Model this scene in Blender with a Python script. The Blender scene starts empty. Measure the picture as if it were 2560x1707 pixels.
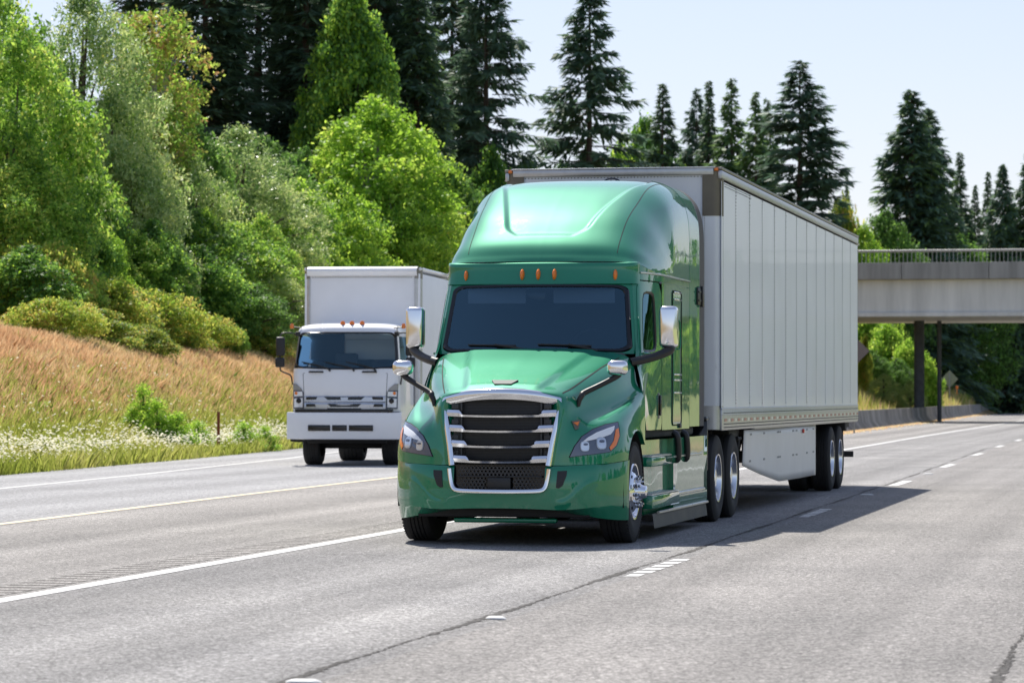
import bpy, bmesh, math, random
import numpy as np
from mathutils import Vector, Matrix
from mathutils.bvhtree import BVHTree

random.seed(7)
RNG = np.random.default_rng(11)
sc = bpy.context.scene
COL = sc.collection
PI = math.pi

# ------------------------------------------------------------------ helpers
def cr(P, n):
    """Catmull-Rom along axis 0, n samples per span."""
    P = np.asarray(P, float)
    m = len(P)
    Q = np.concatenate([(2 * P[0] - P[1])[None], P, (2 * P[-1] - P[-2])[None]])
    out = []
    for i in range(m - 1):
        p0, p1, p2, p3 = Q[i], Q[i + 1], Q[i + 2], Q[i + 3]
        for k in range(n):
            t = k / n
            out.append(0.5 * (2 * p1 + (p2 - p0) * t + (2 * p0 - 5 * p1 + 4 * p2 - p3) * t * t + (3 * p1 - p0 - 3 * p2 + p3) * t ** 3))
    out.append(P[-1])
    return np.array(out)

def cr2(P, nu, nv):
    A = cr(P, nu)
    return cr(A.transpose(1, 0, 2), nv).transpose(1, 0, 2)

def sstep(a, b, x):
    t = np.clip((np.asarray(x, float) - a) / (b - a), 0, 1)
    return t * t * (3 - 2 * t)

class MB:
    def __init__(s):
        s.v = []; s.f = []; s.m = []
    def add(s, vs, fs, mi=0):
        o = len(s.v)
        s.v += [tuple(map(float, p)) for p in vs]
        for f in fs:
            s.f.append([i + o for i in f]); s.m.append(mi)
        return s
    def grid(s, P, mi=0, close=False):
        P = np.asarray(P, float); m, n = P.shape[:2]
        fs = []
        for i in range(m - 1):
            for j in range(n if close else n - 1):
                k = (j + 1) % n
                fs.append((i * n + j, i * n + k, (i + 1) * n + k, (i + 1) * n + j))
        return s.add(P.reshape(-1, 3), fs, mi)
    def box(s, c, d, bev=0.0, rot=None, mi=0, seg=2):
        bm = bmesh.new(); bmesh.ops.create_cube(bm, size=1.0)
        for v in bm.verts: v.co = Vector((v.co.x * d[0], v.co.y * d[1], v.co.z * d[2]))
        if bev > 0:
            bmesh.ops.bevel(bm, geom=bm.edges[:], offset=bev, segments=seg, affect='EDGES', profile=0.5)
        M = Matrix.Translation(Vector(c))
        if rot is not None: M = M @ rot
        bm.verts.index_update()
        vs = [M @ v.co for v in bm.verts]; fs = [[v.index for v in f.verts] for f in bm.faces]
        bm.free()
        return s.add(vs, fs, mi)
    def tube(s, path, r, n=10, mi=0, caps=True, smooth=0):
        P = np.asarray(path, float)
        R = np.full(len(P), r, float) if np.isscalar(r) else np.asarray(r, float)
        if smooth:
            Q = cr(np.concatenate([P, R[:, None]], 1), smooth); P, R = Q[:, :3], Q[:, 3]
        T = np.gradient(P, axis=0); T /= np.linalg.norm(T, axis=1)[:, None] + 1e-12
        a = np.array([0, 0, 1.0]) if abs(T[0][2]) < .9 else np.array([1.0, 0, 0])
        rows = []
        for i in range(len(P)):
            a = a - T[i] * a.dot(T[i]); a /= np.linalg.norm(a) + 1e-12
            b = np.cross(T[i], a)
            th = np.arange(n) * 2 * PI / n
            rows.append(P[i] + R[i] * (np.cos(th)[:, None] * a + np.sin(th)[:, None] * b))
        o = len(s.v)
        s.grid(rows, mi, close=True)
        if caps:
            s.f.append([o + k for k in range(n)][::-1]); s.m.append(mi)
            e = o + (len(P) - 1) * n
            s.f.append([e + k for k in range(n)]); s.m.append(mi)
        return s
    def lathe(s, prof, c, axis='x', n=40, mi=0, mis=None):
        """prof: (radius, height along axis)"""
        th = np.arange(n) * 2 * PI / n
        rows = []
        for r, h in prof:
            if axis == 'x': q = np.stack([np.full(n, h), r * np.cos(th), r * np.sin(th)], 1)
            elif axis == 'y': q = np.stack([r * np.cos(th), np.full(n, h), r * np.sin(th)], 1)
            else: q = np.stack([r * np.cos(th), r * np.sin(th), np.full(n, h)], 1)
            rows.append(q + np.array(c))
        for i in range(len(rows) - 1):
            s.grid([rows[i], rows[i + 1]], mis[i] if mis else mi, close=True)
        return s
    def prism(s, pts, off, mi=0, back=True):
        P = [np.array(p, float) for p in pts]; off = np.array(off, float); n = len(P)
        vs = P + [p + off for p in P]
        fs = [list(range(n))] + [[i, i + n, (i + 1) % n + n, (i + 1) % n] for i in range(n)]
        if back: fs.append(list(range(n, 2 * n))[::-1])
        return s.add(vs, fs, mi)
    def patch(s, S, uv, scales, mi=0):
        """disc-like patch: S maps (u,v)->3D; uv closed outline; scales ring factors from 0 (centre) out"""
        n = len(uv); cen = np.mean(uv, 0)
        rows = []
        for k in scales:
            if k == 0: continue
            rows.append([S(*(cen + (np.array(q) - cen) * k)) for q in uv])
        o = len(s.v)
        s.grid(rows, mi, close=True)
        if scales[0] == 0:
            s.v.append(tuple(map(float, S(*cen)))); c = len(s.v) - 1
            for j in range(n):
                s.f.append([o + j, o + (j + 1) % n, c]); s.m.append(mi)
        return s
    def ring(s, S, uva, uvb, mi=0):
        return s.grid([[S(*q) for q in uva], [S(*q) for q in uvb]], mi, close=True)
    def mirror(s, only=False):
        n = len(s.v); fm = list(zip(s.f, s.m))
        s.v += [(-x, y, z) for x, y, z in s.v]
        for f, m in fm:
            s.f.append([i + n for i in f][::-1]); s.m.append(m)
        if only:
            s.f = s.f[len(fm):]; s.m = s.m[len(fm):]
        return s
    def xform(s, M):
        s.v = [tuple(M @ Vector(p)) for p in s.v]; return s
    def bvh(s):
        return BVHTree.FromPolygons([Vector(p) for p in s.v], s.f)
    def obj(s, name, mats, parent=None, ang=38, merge=2e-4, recalc=True):
        bm = bmesh.new()
        vs = [bm.verts.new(p) for p in s.v]
        for f, m in zip(s.f, s.m):
            try:
                q = bm.faces.new([vs[i] for i in f]); q.material_index = m
            except ValueError:
                pass
        bmesh.ops.remove_doubles(bm, verts=bm.verts[:], dist=merge)
        loose = [v for v in bm.verts if not v.link_faces]
        if loose: bmesh.ops.delete(bm, geom=loose, context='VERTS')
        if recalc: bmesh.ops.recalc_face_normals(bm, faces=bm.faces[:])
        for f in bm.faces: f.smooth = True
        me = bpy.data.meshes.new(name); bm.to_mesh(me); bm.free()
        for m in (mats if isinstance(mats, (list, tuple)) else [mats]): me.materials.append(m)
        me.set_sharp_from_angle(angle=math.radians(ang))
        o = bpy.data.objects.new(name, me); COL.objects.link(o)
        if parent is not None: o.parent = parent
        return o

def rrect(n=10, ru=.3, rv=.3):
    """rounded rectangle outline in [-1,1]^2"""
    pts = []
    for cx, cy, a0 in ((1 - ru, 1 - rv, 0), (-1 + ru, 1 - rv, 90), (-1 + ru, -1 + rv, 180), (1 - ru, -1 + rv, 270)):
        for k in range(n):
            a = math.radians(a0 + 90 * k / (n - 1)); pts.append((cx + ru * math.cos(a), cy + rv * math.sin(a)))
    # add points on straight sides
    out = []
    for i, p in enumerate(pts):
        q = pts[(i + 1) % len(pts)]
        out.append(p)
        L = math.hypot(q[0] - p[0], q[1] - p[1]); m = int(L / .12)
        for k in range(1, m): out.append((p[0] + (q[0] - p[0]) * k / m, p[1] + (q[1] - p[1]) * k / m))
    return out

def to_rect(uv, a=1.0, b=1.0):
    """push rounded outline out to the square of half sizes a,b"""
    out = []
    for u, v in uv:
        k = 1 / max(abs(u), abs(v)); out.append((u * k * a, v * k * b))
    return out

def tag(o, label=None, cat=None, group=None, kind=None):
    if label: o['label'] = label
    if cat: o['category'] = cat
    if group: o['group'] = group
    if kind: o['kind'] = kind
    return o

def thing(name, label, cat, loc=(0, 0, 0), rotz=0, group=None):
    o = bpy.data.objects.new(name, None); COL.objects.link(o)
    o.empty_display_size = .3
    o.location = loc; o.rotation_euler = (0, 0, rotz)
    return tag(o, label, cat, group)

def dup(o, parent=None):
    c = o.copy(); COL.objects.link(c)
    if parent is not None: c.parent = parent
    for ch in list(o.children): dup(ch, c)
    return c

def mesh_np(name, V, F, mats, tint=None, mi=None, smooth=False):
    """V (n,3), F (m,k) all same k"""
    V = np.asarray(V, np.float32); F = np.asarray(F, np.int32); k = F.shape[1]
    me = bpy.data.meshes.new(name)
    me.vertices.add(len(V)); me.vertices.foreach_set('co', V.ravel())
    me.loops.add(F.size); me.loops.foreach_set('vertex_index', F.ravel())
    me.polygons.add(len(F)); me.polygons.foreach_set('loop_start', np.arange(0, F.size, k, dtype=np.int32))
    if mi is not None: me.polygons.foreach_set('material_index', np.asarray(mi, np.int32))
    if smooth: me.polygons.foreach_set('use_smooth', np.ones(len(F), bool))
    if tint is not None:
        a = me.attributes.new('tint', 'FLOAT', 'FACE'); a.data.foreach_set('value', np.asarray(tint, np.float32))
    for m in (mats if isinstance(mats, (list, tuple)) else [mats]): me.materials.append(m)
    me.update(calc_edges=True)
    return me

def link(name, me, parent=None):
    o = bpy.data.objects.new(name, me); COL.objects.link(o)
    if parent is not None: o.parent = parent
    return o

# ------------------------------------------------------------------ materials
def nt(name):
    m = bpy.data.materials.new(name); m.use_nodes = True
    t = m.node_tree; b = t.nodes['Principled BSDF']
    return m, t, b
def nd(t, typ, **kw):
    n = t.nodes.new(typ)
    for k, v in kw.items():
        if k in n.inputs: n.inputs[k].default_value = v
        else: setattr(n, k, v)
    return n
def c4(c): return (c[0], c[1], c[2], 1.0)

def simple(name, base, rough=.5, metal=0, coat=0, spec=.5, noise=0.0, nscale=3.0, emis=None):
    m, t, b = nt(name)
    b.inputs['Base Color'].default_value = c4(base); b.inputs['Roughness'].default_value = rough
    b.inputs['Metallic'].default_value = metal; b.inputs['Coat Weight'].default_value = coat
    b.inputs['Coat Roughness'].default_value = .04; b.inputs['Specular IOR Level'].default_value = spec
    if noise > 0:
        tc = nd(t, 'ShaderNodeTexCoord'); n = nd(t, 'ShaderNodeTexNoise', Scale=nscale, Detail=6.0)
        t.links.new(tc.outputs['Object'], n.inputs['Vector'])
        r = nd(t, 'ShaderNodeMapRange'); r.inputs['To Min'].default_value = 1 - noise; r.inputs['To Max'].default_value = 1 + noise
        r.inputs['From Min'].default_value = .3; r.inputs['From Max'].default_value = .7
        t.links.new(n.outputs['Fac'], r.inputs['Value'])
        x = nd(t, 'ShaderNodeMix', data_type='RGBA', blend_type='MULTIPLY'); x.inputs['Factor'].default_value = 1
        x.inputs['A'].default_value = c4(base); t.links.new(r.outputs['Result'], x.inputs['B'])
        t.links.new(x.outputs['Result'], b.inputs['Base Color'])
        q = nd(t, 'ShaderNodeMapRange'); q.inputs['To Min'].default_value = max(0.02, rough - .12 * (noise > .05)); q.inputs['To Max'].default_value = min(1, rough + .12)
        t.links.new(n.outputs['Fac'], q.inputs['Value']); t.links.new(q.outputs['Result'], b.inputs['Roughness'])
    if emis:
        b.inputs['Emission Color'].default_value = c4(base); b.inputs['Emission Strength'].default_value = emis
    return m

def paint(name, base, metal=.0, rough=.35):
    m, t, b = nt(name)
    b.inputs['Base Color'].default_value = c4(base); b.inputs['Metallic'].default_value = metal
    b.inputs['Roughness'].default_value = rough
    b.inputs['Specular IOR Level'].default_value = .15; b.inputs['Coat Weight'].default_value = 1.0; b.inputs['Coat Roughness'].default_value = .025; b.inputs['Coat IOR'].default_value = 1.65
    tc = nd(t, 'ShaderNodeTexCoord')
    n = nd(t, 'ShaderNodeTexNoise', Scale=1.3, Detail=3.0)      # soft panel waviness in the reflections
    t.links.new(tc.outputs['Object'], n.inputs['Vector'])
    bp = nd(t, 'ShaderNodeBump', Strength=.10, Distance=.02); t.links.new(n.outputs['Fac'], bp.inputs['Height'])
    t.links.new(bp.outputs['Normal'], b.inputs['Coat Normal'])
    d = nd(t, 'ShaderNodeTexNoise', Scale=9.0, Detail=8.0, Roughness=.7)   # road film
    t.links.new(tc.outputs['Object'], d.inputs['Vector'])
    r = nd(t, 'ShaderNodeMapRange'); r.inputs['From Min'].default_value = .45; r.inputs['From Max'].default_value = .8
    r.inputs['To Min'].default_value = .02; r.inputs['To Max'].default_value = .12
    t.links.new(d.outputs['Fac'], r.inputs['Value']); t.links.new(r.outputs['Result'], b.inputs['Coat Roughness'])
    return m

M = {}
M['green'] = paint('green_paint', (.001, .205, .102), .38, .50)
M['chrome'] = simple('chrome', (.80, .81, .83), .06, 1.0, noise=.02, nscale=6)
M['alu'] = simple('polished_aluminium', (.78, .79, .81), .16, 1.0, noise=.05, nscale=14)
M['chrome_satin'] = simple('satin_aluminium', (.62, .63, .64), .32, 1.0, noise=.06, nscale=8)
M['black'] = simple('black_plastic', (.013, .013, .014), .45, noise=.2, nscale=20)
M['gloss_black'] = simple('gloss_black', (.006, .006, .008), .12)
M['rubber'] = simple('tyre_rubber', (.022, .022, .023), .82, noise=.25, nscale=18)
M['grey_rubber'] = simple('grey_rubber_edge', (.085, .08, .08), .7, noise=.12, nscale=9)
M['under'] = simple('chassis_black', (.012, .012, .013), .7, noise=.3, nscale=7)
M['seam'] = simple('panel_gap', (.004, .006, .005), .8)
M['amber'] = simple('amber_lens', (.85, .20, .01), .18, coat=.6)
M['red_lens'] = simple('red_lens', (.6, .03, .02), .25, coat=.6)
M['lens_bowl'] = simple('projector_bowl', (.60, .63, .68), .18, .8, coat=.6)
M['white_light'] = simple('clear_lamp', (.85, .87, .9), .12, coat=.5, spec=.8)
M['lamp_house'] = simple('lamp_housing_sky_tint', (.075, .095, .15), .10, coat=1.0)  # blue cast of the reflected sky is put into the housing colour
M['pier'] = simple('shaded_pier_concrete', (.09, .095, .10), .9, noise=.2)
M['skirt_rubber'] = simple('black_skirt_rubber', (.045, .045, .047), .55, noise=.1)
M['silver'] = simple('silver_plastic', (.52, .55, .60), .22, .65, noise=.03)
M['bracket'] = simple('dark_bracket', (.05, .052, .055), .5, .3)
M['emblem'] = simple('emblem_navy', (.03, .04, .08), .4)
M['mesh_grey'] = simple('radiator_mesh', (.035, .036, .038), .55, noise=.15, nscale=30)
M['hex_grey'] = simple('grille_plastic', (.055, .057, .062), .45)
M['trailer'] = simple('white_panel', (.79, .82, .86), .38, coat=.12, noise=.035, nscale=1.2)
M['trailer_front'] = simple('white_panel_front', (.76, .78, .81), .35, noise=.03, nscale=2)
M['rail'] = simple('aluminium_rail', (.50, .51, .52), .38, .75, noise=.10, nscale=10)
M['rail_dark'] = simple('weathered_steel_rail', (.24, .225, .195), .45, .5, noise=.18, nscale=9)
M['cap'] = simple('bronze_corner_cap', (.165, .145, .11), .55, .25, noise=.10, nscale=7)
M['rivet'] = simple('rivet_steel', (.13, .13, .13), .5, .5)
M['tape_red'] = simple('red_reflective_tape', (.46, .20, .17), .4)
M['tape_white'] = simple('white_reflective_tape', (.8, .76, .7), .35)
M['skirt'] = simple('white_skirt', (.76, .75, .74), .42, noise=.04, nscale=2)
M['box_white'] = simple('white_cab_paint', (.82, .83, .85), .25, coat=.5, noise=.015, nscale=3)
M['box_panel'] = simple('white_cargo_panel', (.84, .85, .86), .4, noise=.03, nscale=2)
M['seat'] = simple('cab_interior', (.07, .075, .085), .8)
M['shade'] = simple('sun_visor_grey', (.62, .66, .72), .7)
M['steel_grey'] = simple('galvanised_steel', (.33, .33, .32), .5, .6, noise=.12, nscale=14)
M['painted_window_light'] = simple('rear_window_painted_light', (.80, .86, .90), .3)  # opaque pale tone; the rear window's brightness is put into this colour
M['scoop'] = simple('scoop_teal', (.002, .028, .032), .6)
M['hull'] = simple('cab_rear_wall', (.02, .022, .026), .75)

def glass(name, tint=(.10, .13, .16), refl=1.0):
    m = bpy.data.materials.new(name); m.use_nodes = True; t = m.node_tree
    for n in list(t.nodes): t.nodes.remove(n)
    o = nd(t, 'ShaderNodeOutputMaterial'); tr = nd(t, 'ShaderNodeBsdfTransparent', Color=c4(tint))
    gl = nd(t, 'ShaderNodeBsdfGlossy', Roughness=.015); gl.inputs['Color'].default_value = (.45 * refl, .80 * refl, refl, 1)
    fr = nd(t, 'ShaderNodeFresnel', IOR=2.1); mx = nd(t, 'ShaderNodeMixShader')
    t.links.new(fr.outputs[0], mx.inputs[0]); t.links.new(tr.outputs[0], mx.inputs[1]); t.links.new(gl.outputs[0], mx.inputs[2])
    t.links.new(mx.outputs[0], o.inputs[0])
    return m
M['glass'] = glass('tinted_glass', (.46, .56, .64))
M['clear_glass'] = glass('clear_glass', (.78, .85, .88), .6)
M['side_glass'] = glass('side_window_glass', (.42, .46, .46))

def asphalt(name, ca, cb, speck=.9, streak=.26, scale=48., dark=None):
    m, t, b = nt(name)
    b.inputs['Roughness'].default_value = .82; b.inputs['Specular IOR Level'].default_value = .35
    tc = nd(t, 'ShaderNodeTexCoord')
    big = nd(t, 'ShaderNodeTexNoise', Scale=.35, Detail=7.0, Roughness=.6)
    t.links.new(tc.outputs['Object'], big.inputs['Vector'])
    mp = nd(t, 'ShaderNodeMapping'); mp.inputs['Scale'].default_value = (1.15, .012, 1)
    t.links.new(tc.outputs['Object'], mp.inputs['Vector'])
    st = nd(t, 'ShaderNodeTexNoise', Scale=1.0, Detail=3.0); t.links.new(mp.outputs[0], st.inputs['Vector'])
    sp = nd(t, 'ShaderNodeTexNoise', Scale=scale, Detail=4.0, Roughness=.75); t.links.new(tc.outputs['Object'], sp.inputs['Vector'])
    vo = nd(t, 'ShaderNodeTexVoronoi', Scale=scale * .9); t.links.new(tc.outputs['Object'], vo.inputs['Vector'])
    def rng(src, lo, hi, a=.3, z=.7):
        r = nd(t, 'ShaderNodeMapRange'); r.inputs['From Min'].default_value = a; r.inputs['From Max'].default_value = z
        r.inputs['To Min'].default_value = lo; r.inputs['To Max'].default_value = hi; t.links.new(src, r.inputs['Value']); return r.outputs[0]
    mix = nd(t, 'ShaderNodeMix', data_type='RGBA'); mix.inputs['A'].default_value = c4(ca); mix.inputs['B'].default_value = c4(cb)
    t.links.new(rng(big.outputs['Fac'], 0, 1, .35, .65), mix.inputs['Factor'])
    def mul(a, f):
        x = nd(t, 'ShaderNodeMix', data_type='RGBA', blend_type='MULTIPLY'); x.inputs['Factor'].default_value = 1
        t.links.new(a, x.inputs['A']); t.links.new(f, x.inputs['B']); return x.outputs['Result']
    c = mul(mix.outputs['Result'], rng(st.outputs['Fac'], 1 - streak, 1 + streak))
    c = mul(c, rng(sp.outputs['Fac'], 1 - speck, 1 + speck, .32, .68))
    c = mul(c, rng(vo.outputs['Color'], .5, 1.4, 0, 1))
    md = nd(t, 'ShaderNodeTexNoise', Scale=13.0, Detail=7.0, Roughness=.85); t.links.new(tc.outputs['Object'], md.inputs['Vector'])
    c = mul(c, rng(md.outputs['Fac'], .52, 1.48, .36, .64))
    dk = nd(t, 'ShaderNodeTexVoronoi', Scale=5.0); t.links.new(tc.outputs['Object'], dk.inputs['Vector'])
    c = mul(c, rng(dk.outputs['Distance'], .55, 1.0, .03, .09))
    sx_ = nd(t, 'ShaderNodeSeparateXYZ'); t.links.new(tc.outputs['Object'], sx_.inputs[0])
    w1 = nd(t, 'ShaderNodeMath', operation='MULTIPLY_ADD'); w1.inputs[1].default_value = 2 * PI / 1.965; w1.inputs[2].default_value = -.5; t.links.new(sx_.outputs['X'], w1.inputs[0])
    w2 = nd(t, 'ShaderNodeMath', operation='MULTIPLY_ADD'); w2.inputs[1].default_value = 2.2; t.links.new(big.outputs['Fac'], w2.inputs[0]); t.links.new(w1.outputs[0], w2.inputs[2])
    w3 = nd(t, 'ShaderNodeMath', operation='COSINE'); t.links.new(w2.outputs[0], w3.inputs[0])
    c = mul(c, rng(w3.outputs[0], .90, 1.07, -1, 1))                       # polished wheel tracks and the oily strip between them
    t.links.new(c, b.inputs['Base Color'])
    bp = nd(t, 'ShaderNodeBump', Strength=.8, Distance=.012); t.links.new(md.outputs['Fac'], bp.inputs['Height'])
    t.links.new(bp.outputs['Normal'], b.inputs['Normal'])
    return m
M['lane'] = asphalt('asphalt_lane', (.198, .194, .192), (.262, .255, .248))
M['lane_right'] = asphalt('asphalt_right_lane', (.200, .192, .184), (.265, .252, .240), .9)
M['shoulder'] = asphalt('asphalt_shoulder', (.212, .202, .192), (.27, .257, .243), .9)
M['ramp'] = asphalt('asphalt_ramp', (.265, .265, .27), (.31, .31, .315), .5, .12)
M['crack'] = asphalt('cracked_joint', (.06, .056, .052), (.10, .094, .088), .8)
M['groove'] = asphalt('rumble_groove', (.055, .05, .045), (.08, .073, .065), .6)
M['line_white'] = simple('white_road_paint', (.62, .62, .61), .7, noise=.28, nscale=11)
M['line_yellow'] = simple('yellow_road_paint', (.62, .53, .37), .7, noise=.25, nscale=11)

def leafmat(name, cols, trans=.45, rough=.5, gloss=.25):
    """cols: list of colours along the per-leaf tint attribute"""
    m = bpy.data.materials.new(name); m.use_nodes = True; t = m.node_tree
    for n in list(t.nodes): t.nodes.remove(n)
    o = nd(t, 'ShaderNodeOutputMaterial'); at = nd(t, 'ShaderNodeAttribute', attribute_name='tint')
    rp = nd(t, 'ShaderNodeValToRGB'); e = rp.color_ramp.elements
    while len(e) < len(cols): e.new(.5)
    for i, c in enumerate(cols): e[i].position = i / (len(cols) - 1); e[i].color = c4(c)
    t.links.new(at.outputs['Fac'], rp.inputs[0])
    p = nd(t, 'ShaderNodeBsdfPrincipled', Roughness=rough); p.inputs['Specular IOR Level'].default_value = gloss
    t.links.new(rp.outputs[0], p.inputs['Base Color'])
    tl = nd(t, 'ShaderNodeBsdfTranslucent')
    hs = nd(t, 'ShaderNodeHueSaturation', Saturation=1.02, Value=1.5, Hue=.487); t.links.new(rp.outputs[0], hs.inputs['Color'])
    t.links.new(hs.outputs[0], tl.inputs['Color'])
    mx = nd(t, 'ShaderNodeMixShader'); mx.inputs[0].default_value = trans
    t.links.new(p.outputs[0], mx.inputs[1]); t.links.new(tl.outputs[0], mx.inputs[2]); t.links.new(mx.outputs[0], o.inputs[0])
    return m
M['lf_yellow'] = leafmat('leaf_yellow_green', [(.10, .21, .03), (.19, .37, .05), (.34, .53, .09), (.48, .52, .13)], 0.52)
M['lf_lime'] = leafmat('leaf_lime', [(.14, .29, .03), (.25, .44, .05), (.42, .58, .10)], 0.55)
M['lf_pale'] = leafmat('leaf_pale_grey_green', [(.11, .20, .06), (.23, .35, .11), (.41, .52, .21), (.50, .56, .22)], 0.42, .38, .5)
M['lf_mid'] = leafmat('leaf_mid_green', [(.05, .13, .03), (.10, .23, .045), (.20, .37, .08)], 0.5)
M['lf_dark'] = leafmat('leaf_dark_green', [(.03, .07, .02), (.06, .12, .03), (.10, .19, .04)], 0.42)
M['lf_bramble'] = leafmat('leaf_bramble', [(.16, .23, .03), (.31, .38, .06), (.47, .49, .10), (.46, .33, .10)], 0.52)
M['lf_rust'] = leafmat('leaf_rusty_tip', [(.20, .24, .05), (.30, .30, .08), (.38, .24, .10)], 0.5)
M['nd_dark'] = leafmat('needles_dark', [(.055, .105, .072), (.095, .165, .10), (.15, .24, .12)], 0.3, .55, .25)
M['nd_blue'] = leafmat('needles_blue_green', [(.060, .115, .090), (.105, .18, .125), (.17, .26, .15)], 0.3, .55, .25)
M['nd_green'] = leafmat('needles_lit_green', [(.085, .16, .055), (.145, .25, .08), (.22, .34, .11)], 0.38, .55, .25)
M['dry'] = leafmat('dry_grass_blades', [(.52, .33, .17), (.62, .42, .22), (.68, .50, .27), (.72, .60, .36), (.46, .43, .16)], 0.4, .7, .15)
M['fresh'] = leafmat('green_grass_blades', [(.19, .25, .04), (.29, .35, .07), (.40, .42, .12), (.48, .43, .20)], 0.48, .6, .2)
M['petal'] = leafmat('white_umbel', [(.62, .62, .44), (.74, .73, .60), (.70, .66, .42)], 0.35, .6, .2)
M['bark'] = simple('bark_brown', (.085, .062, .048), .9, noise=.4, nscale=9)
M['bark_grey'] = simple('bark_pale', (.26, .245, .225), .85, noise=.35, nscale=7)
M['dead'] = simple('dead_wood', (.20, .155, .12), .9, noise=.3, nscale=12)
M['rust'] = simple('rusty_post', (.20, .055, .02), .8, noise=.3, nscale=25)

def concrete(name, base, stain=.35, sc_=(1.2, 1.2, .12)):
    m, t, b = nt(name); b.inputs['Roughness'].default_value = .85
    tc = nd(t, 'ShaderNodeTexCoord'); mp = nd(t, 'ShaderNodeMapping'); mp.inputs['Scale'].default_value = sc_
    t.links.new(tc.outputs['Object'], mp.inputs['Vector'])
    n = nd(t, 'ShaderNodeTexNoise', Scale=1.0, Detail=8.0, Roughness=.65); t.links.new(mp.outputs[0], n.inputs['Vector'])
    r = nd(t, 'ShaderNodeMapRange'); r.inputs['From Min'].default_value = .3; r.inputs['From Max'].default_value = .7
    r.inputs['To Min'].default_value = 1 - stain; r.inputs['To Max'].default_value = 1 + stain * .5; t.links.new(n.outputs['Fac'], r.inputs[0])
    x = nd(t, 'ShaderNodeMix', data_type='RGBA', blend_type='MULTIPLY'); x.inputs['Factor'].default_value = 1
    x.inputs['A'].default_value = c4(base); t.links.new(r.outputs[0], x.inputs['B']); t.links.new(x.outputs['Result'], b.inputs['Base Color'])
    return m
M['conc_light'] = concrete('concrete_girder', (.74, .72, .69), .2)
M['conc_dark'] = concrete('concrete_parapet', (.34, .33, .32), .35)
M['conc_barrier'] = concrete('concrete_barrier_stained', (.29, .27, .245), .75, (.9, .45, .25))

def soil():
    m, t, b = nt('terrain_soil'); b.inputs['Roughness'].default_value = .95
    tc = nd(t, 'ShaderNodeTexCoord')
    n = nd(t, 'ShaderNodeTexNoise', Scale=.22, Detail=9.0, Roughness=.68); t.links.new(tc.outputs['Object'], n.inputs['Vector'])
    rp = nd(t, 'ShaderNodeValToRGB'); e = rp.color_ramp.elements; e.new(.5)
    for el, p, c in zip(e, (.32, .5, .68), ((.10, .11, .025), (.28, .20, .095), (.38, .26, .14))): el.position = p; el.color = c4(c)
    t.links.new(n.outputs['Fac'], rp.inputs[0])
    f = nd(t, 'ShaderNodeTexNoise', Scale=14.0, Detail=5.0); t.links.new(tc.outputs['Object'], f.inputs['Vector'])
    r = nd(t, 'ShaderNodeMapRange'); r.inputs['To Min'].default_value = .5; r.inputs['To Max'].default_value = 1.5; t.links.new(f.outputs['Fac'], r.inputs[0])
    x = nd(t, 'ShaderNodeMix', data_type='RGBA', blend_type='MULTIPLY'); x.inputs['Factor'].default_value = 1
    sxx = nd(t, 'ShaderNodeSeparateXYZ'); t.links.new(tc.outputs['Object'], sxx.inputs[0])
    gr = nd(t, 'ShaderNodeMapRange'); gr.inputs['From Min'].default_value = 9; gr.inputs['From Max'].default_value = 15; t.links.new(sxx.outputs['X'], gr.inputs[0])
    gx = nd(t, 'ShaderNodeMix', data_type='RGBA'); t.links.new(gr.outputs[0], gx.inputs['Factor']); t.links.new(rp.outputs[0], gx.inputs['A']); gx.inputs['B'].default_value = (.25, .27, .10, 1)   # green verge on the far side of the road
    t.links.new(gx.outputs['Result'], x.inputs['A']); t.links.new(r.outputs[0], x.inputs['B']); t.links.new(x.outputs['Result'], b.inputs['Base Color'])
    return m
M['soil'] = soil()

# ------------------------------------------------------------------ camera, sky, sun
CAM = Vector((6.549, -31.350, 1.481)); YAW = math.radians(11.9926); PIT = math.radians(.9983); ROL = math.radians(.0971)
cam = bpy.data.cameras.new('camera'); co = bpy.data.objects.new('camera', cam); COL.objects.link(co)
co.matrix_world = Matrix.Translation(CAM) @ Matrix.Rotation(YAW, 4, 'Z') @ Matrix.Rotation(PI / 2 + PIT, 4, 'X') @ Matrix.Rotation(ROL, 4, 'Z')
cam.sensor_width = 36; cam.lens = 110.05; cam.clip_start = .5; cam.clip_end = 6000
cam.dof.use_dof = True; cam.dof.focus_distance = 32.5; cam.dof.aperture_fstop = 5.0
sc.camera = co

SUN = Vector((-1.42, 2.45, 4.18)).normalized()
w = bpy.data.worlds.new('World'); sc.world = w; w.use_nodes = True
wt = w.node_tree; bg = wt.nodes['Background']
sky = nd(wt, 'ShaderNodeTexSky', sky_type='NISHITA', sun_disc=False)
sky.sun_elevation = math.asin(SUN.z); sky.sun_rotation = math.atan2(SUN.x, SUN.y)
sky.altitude = 50; sky.air_density = 1.0; sky.dust_density = .6; sky.ozone_density = 3.0
gm = nd(wt, 'ShaderNodeGamma', Gamma=.63); tn = nd(wt, 'ShaderNodeMix', data_type='RGBA', blend_type='MULTIPLY'); tn.inputs['Factor'].default_value = 1; tn.inputs['B'].default_value = (1.0, .937, 1.0, 1)
wt.links.new(sky.outputs[0], gm.inputs[0]); wt.links.new(gm.outputs[0], tn.inputs['A']); wt.links.new(tn.outputs['Result'], bg.inputs[0]); bg.inputs[1].default_value = .15
L = bpy.data.lights.new('sun', 'SUN'); L.energy = 3.5; L.angle = math.radians(.53); L.color = (1.0, .945, .85)
lo = bpy.data.objects.new('sun', L); COL.objects.link(lo)
lo.rotation_euler = (-SUN).to_track_quat('-Z', 'Y').to_euler(); lo.location = (-30, 50, 90)
sc.view_settings.view_transform = 'Standard'; sc.view_settings.look = 'None'
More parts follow.
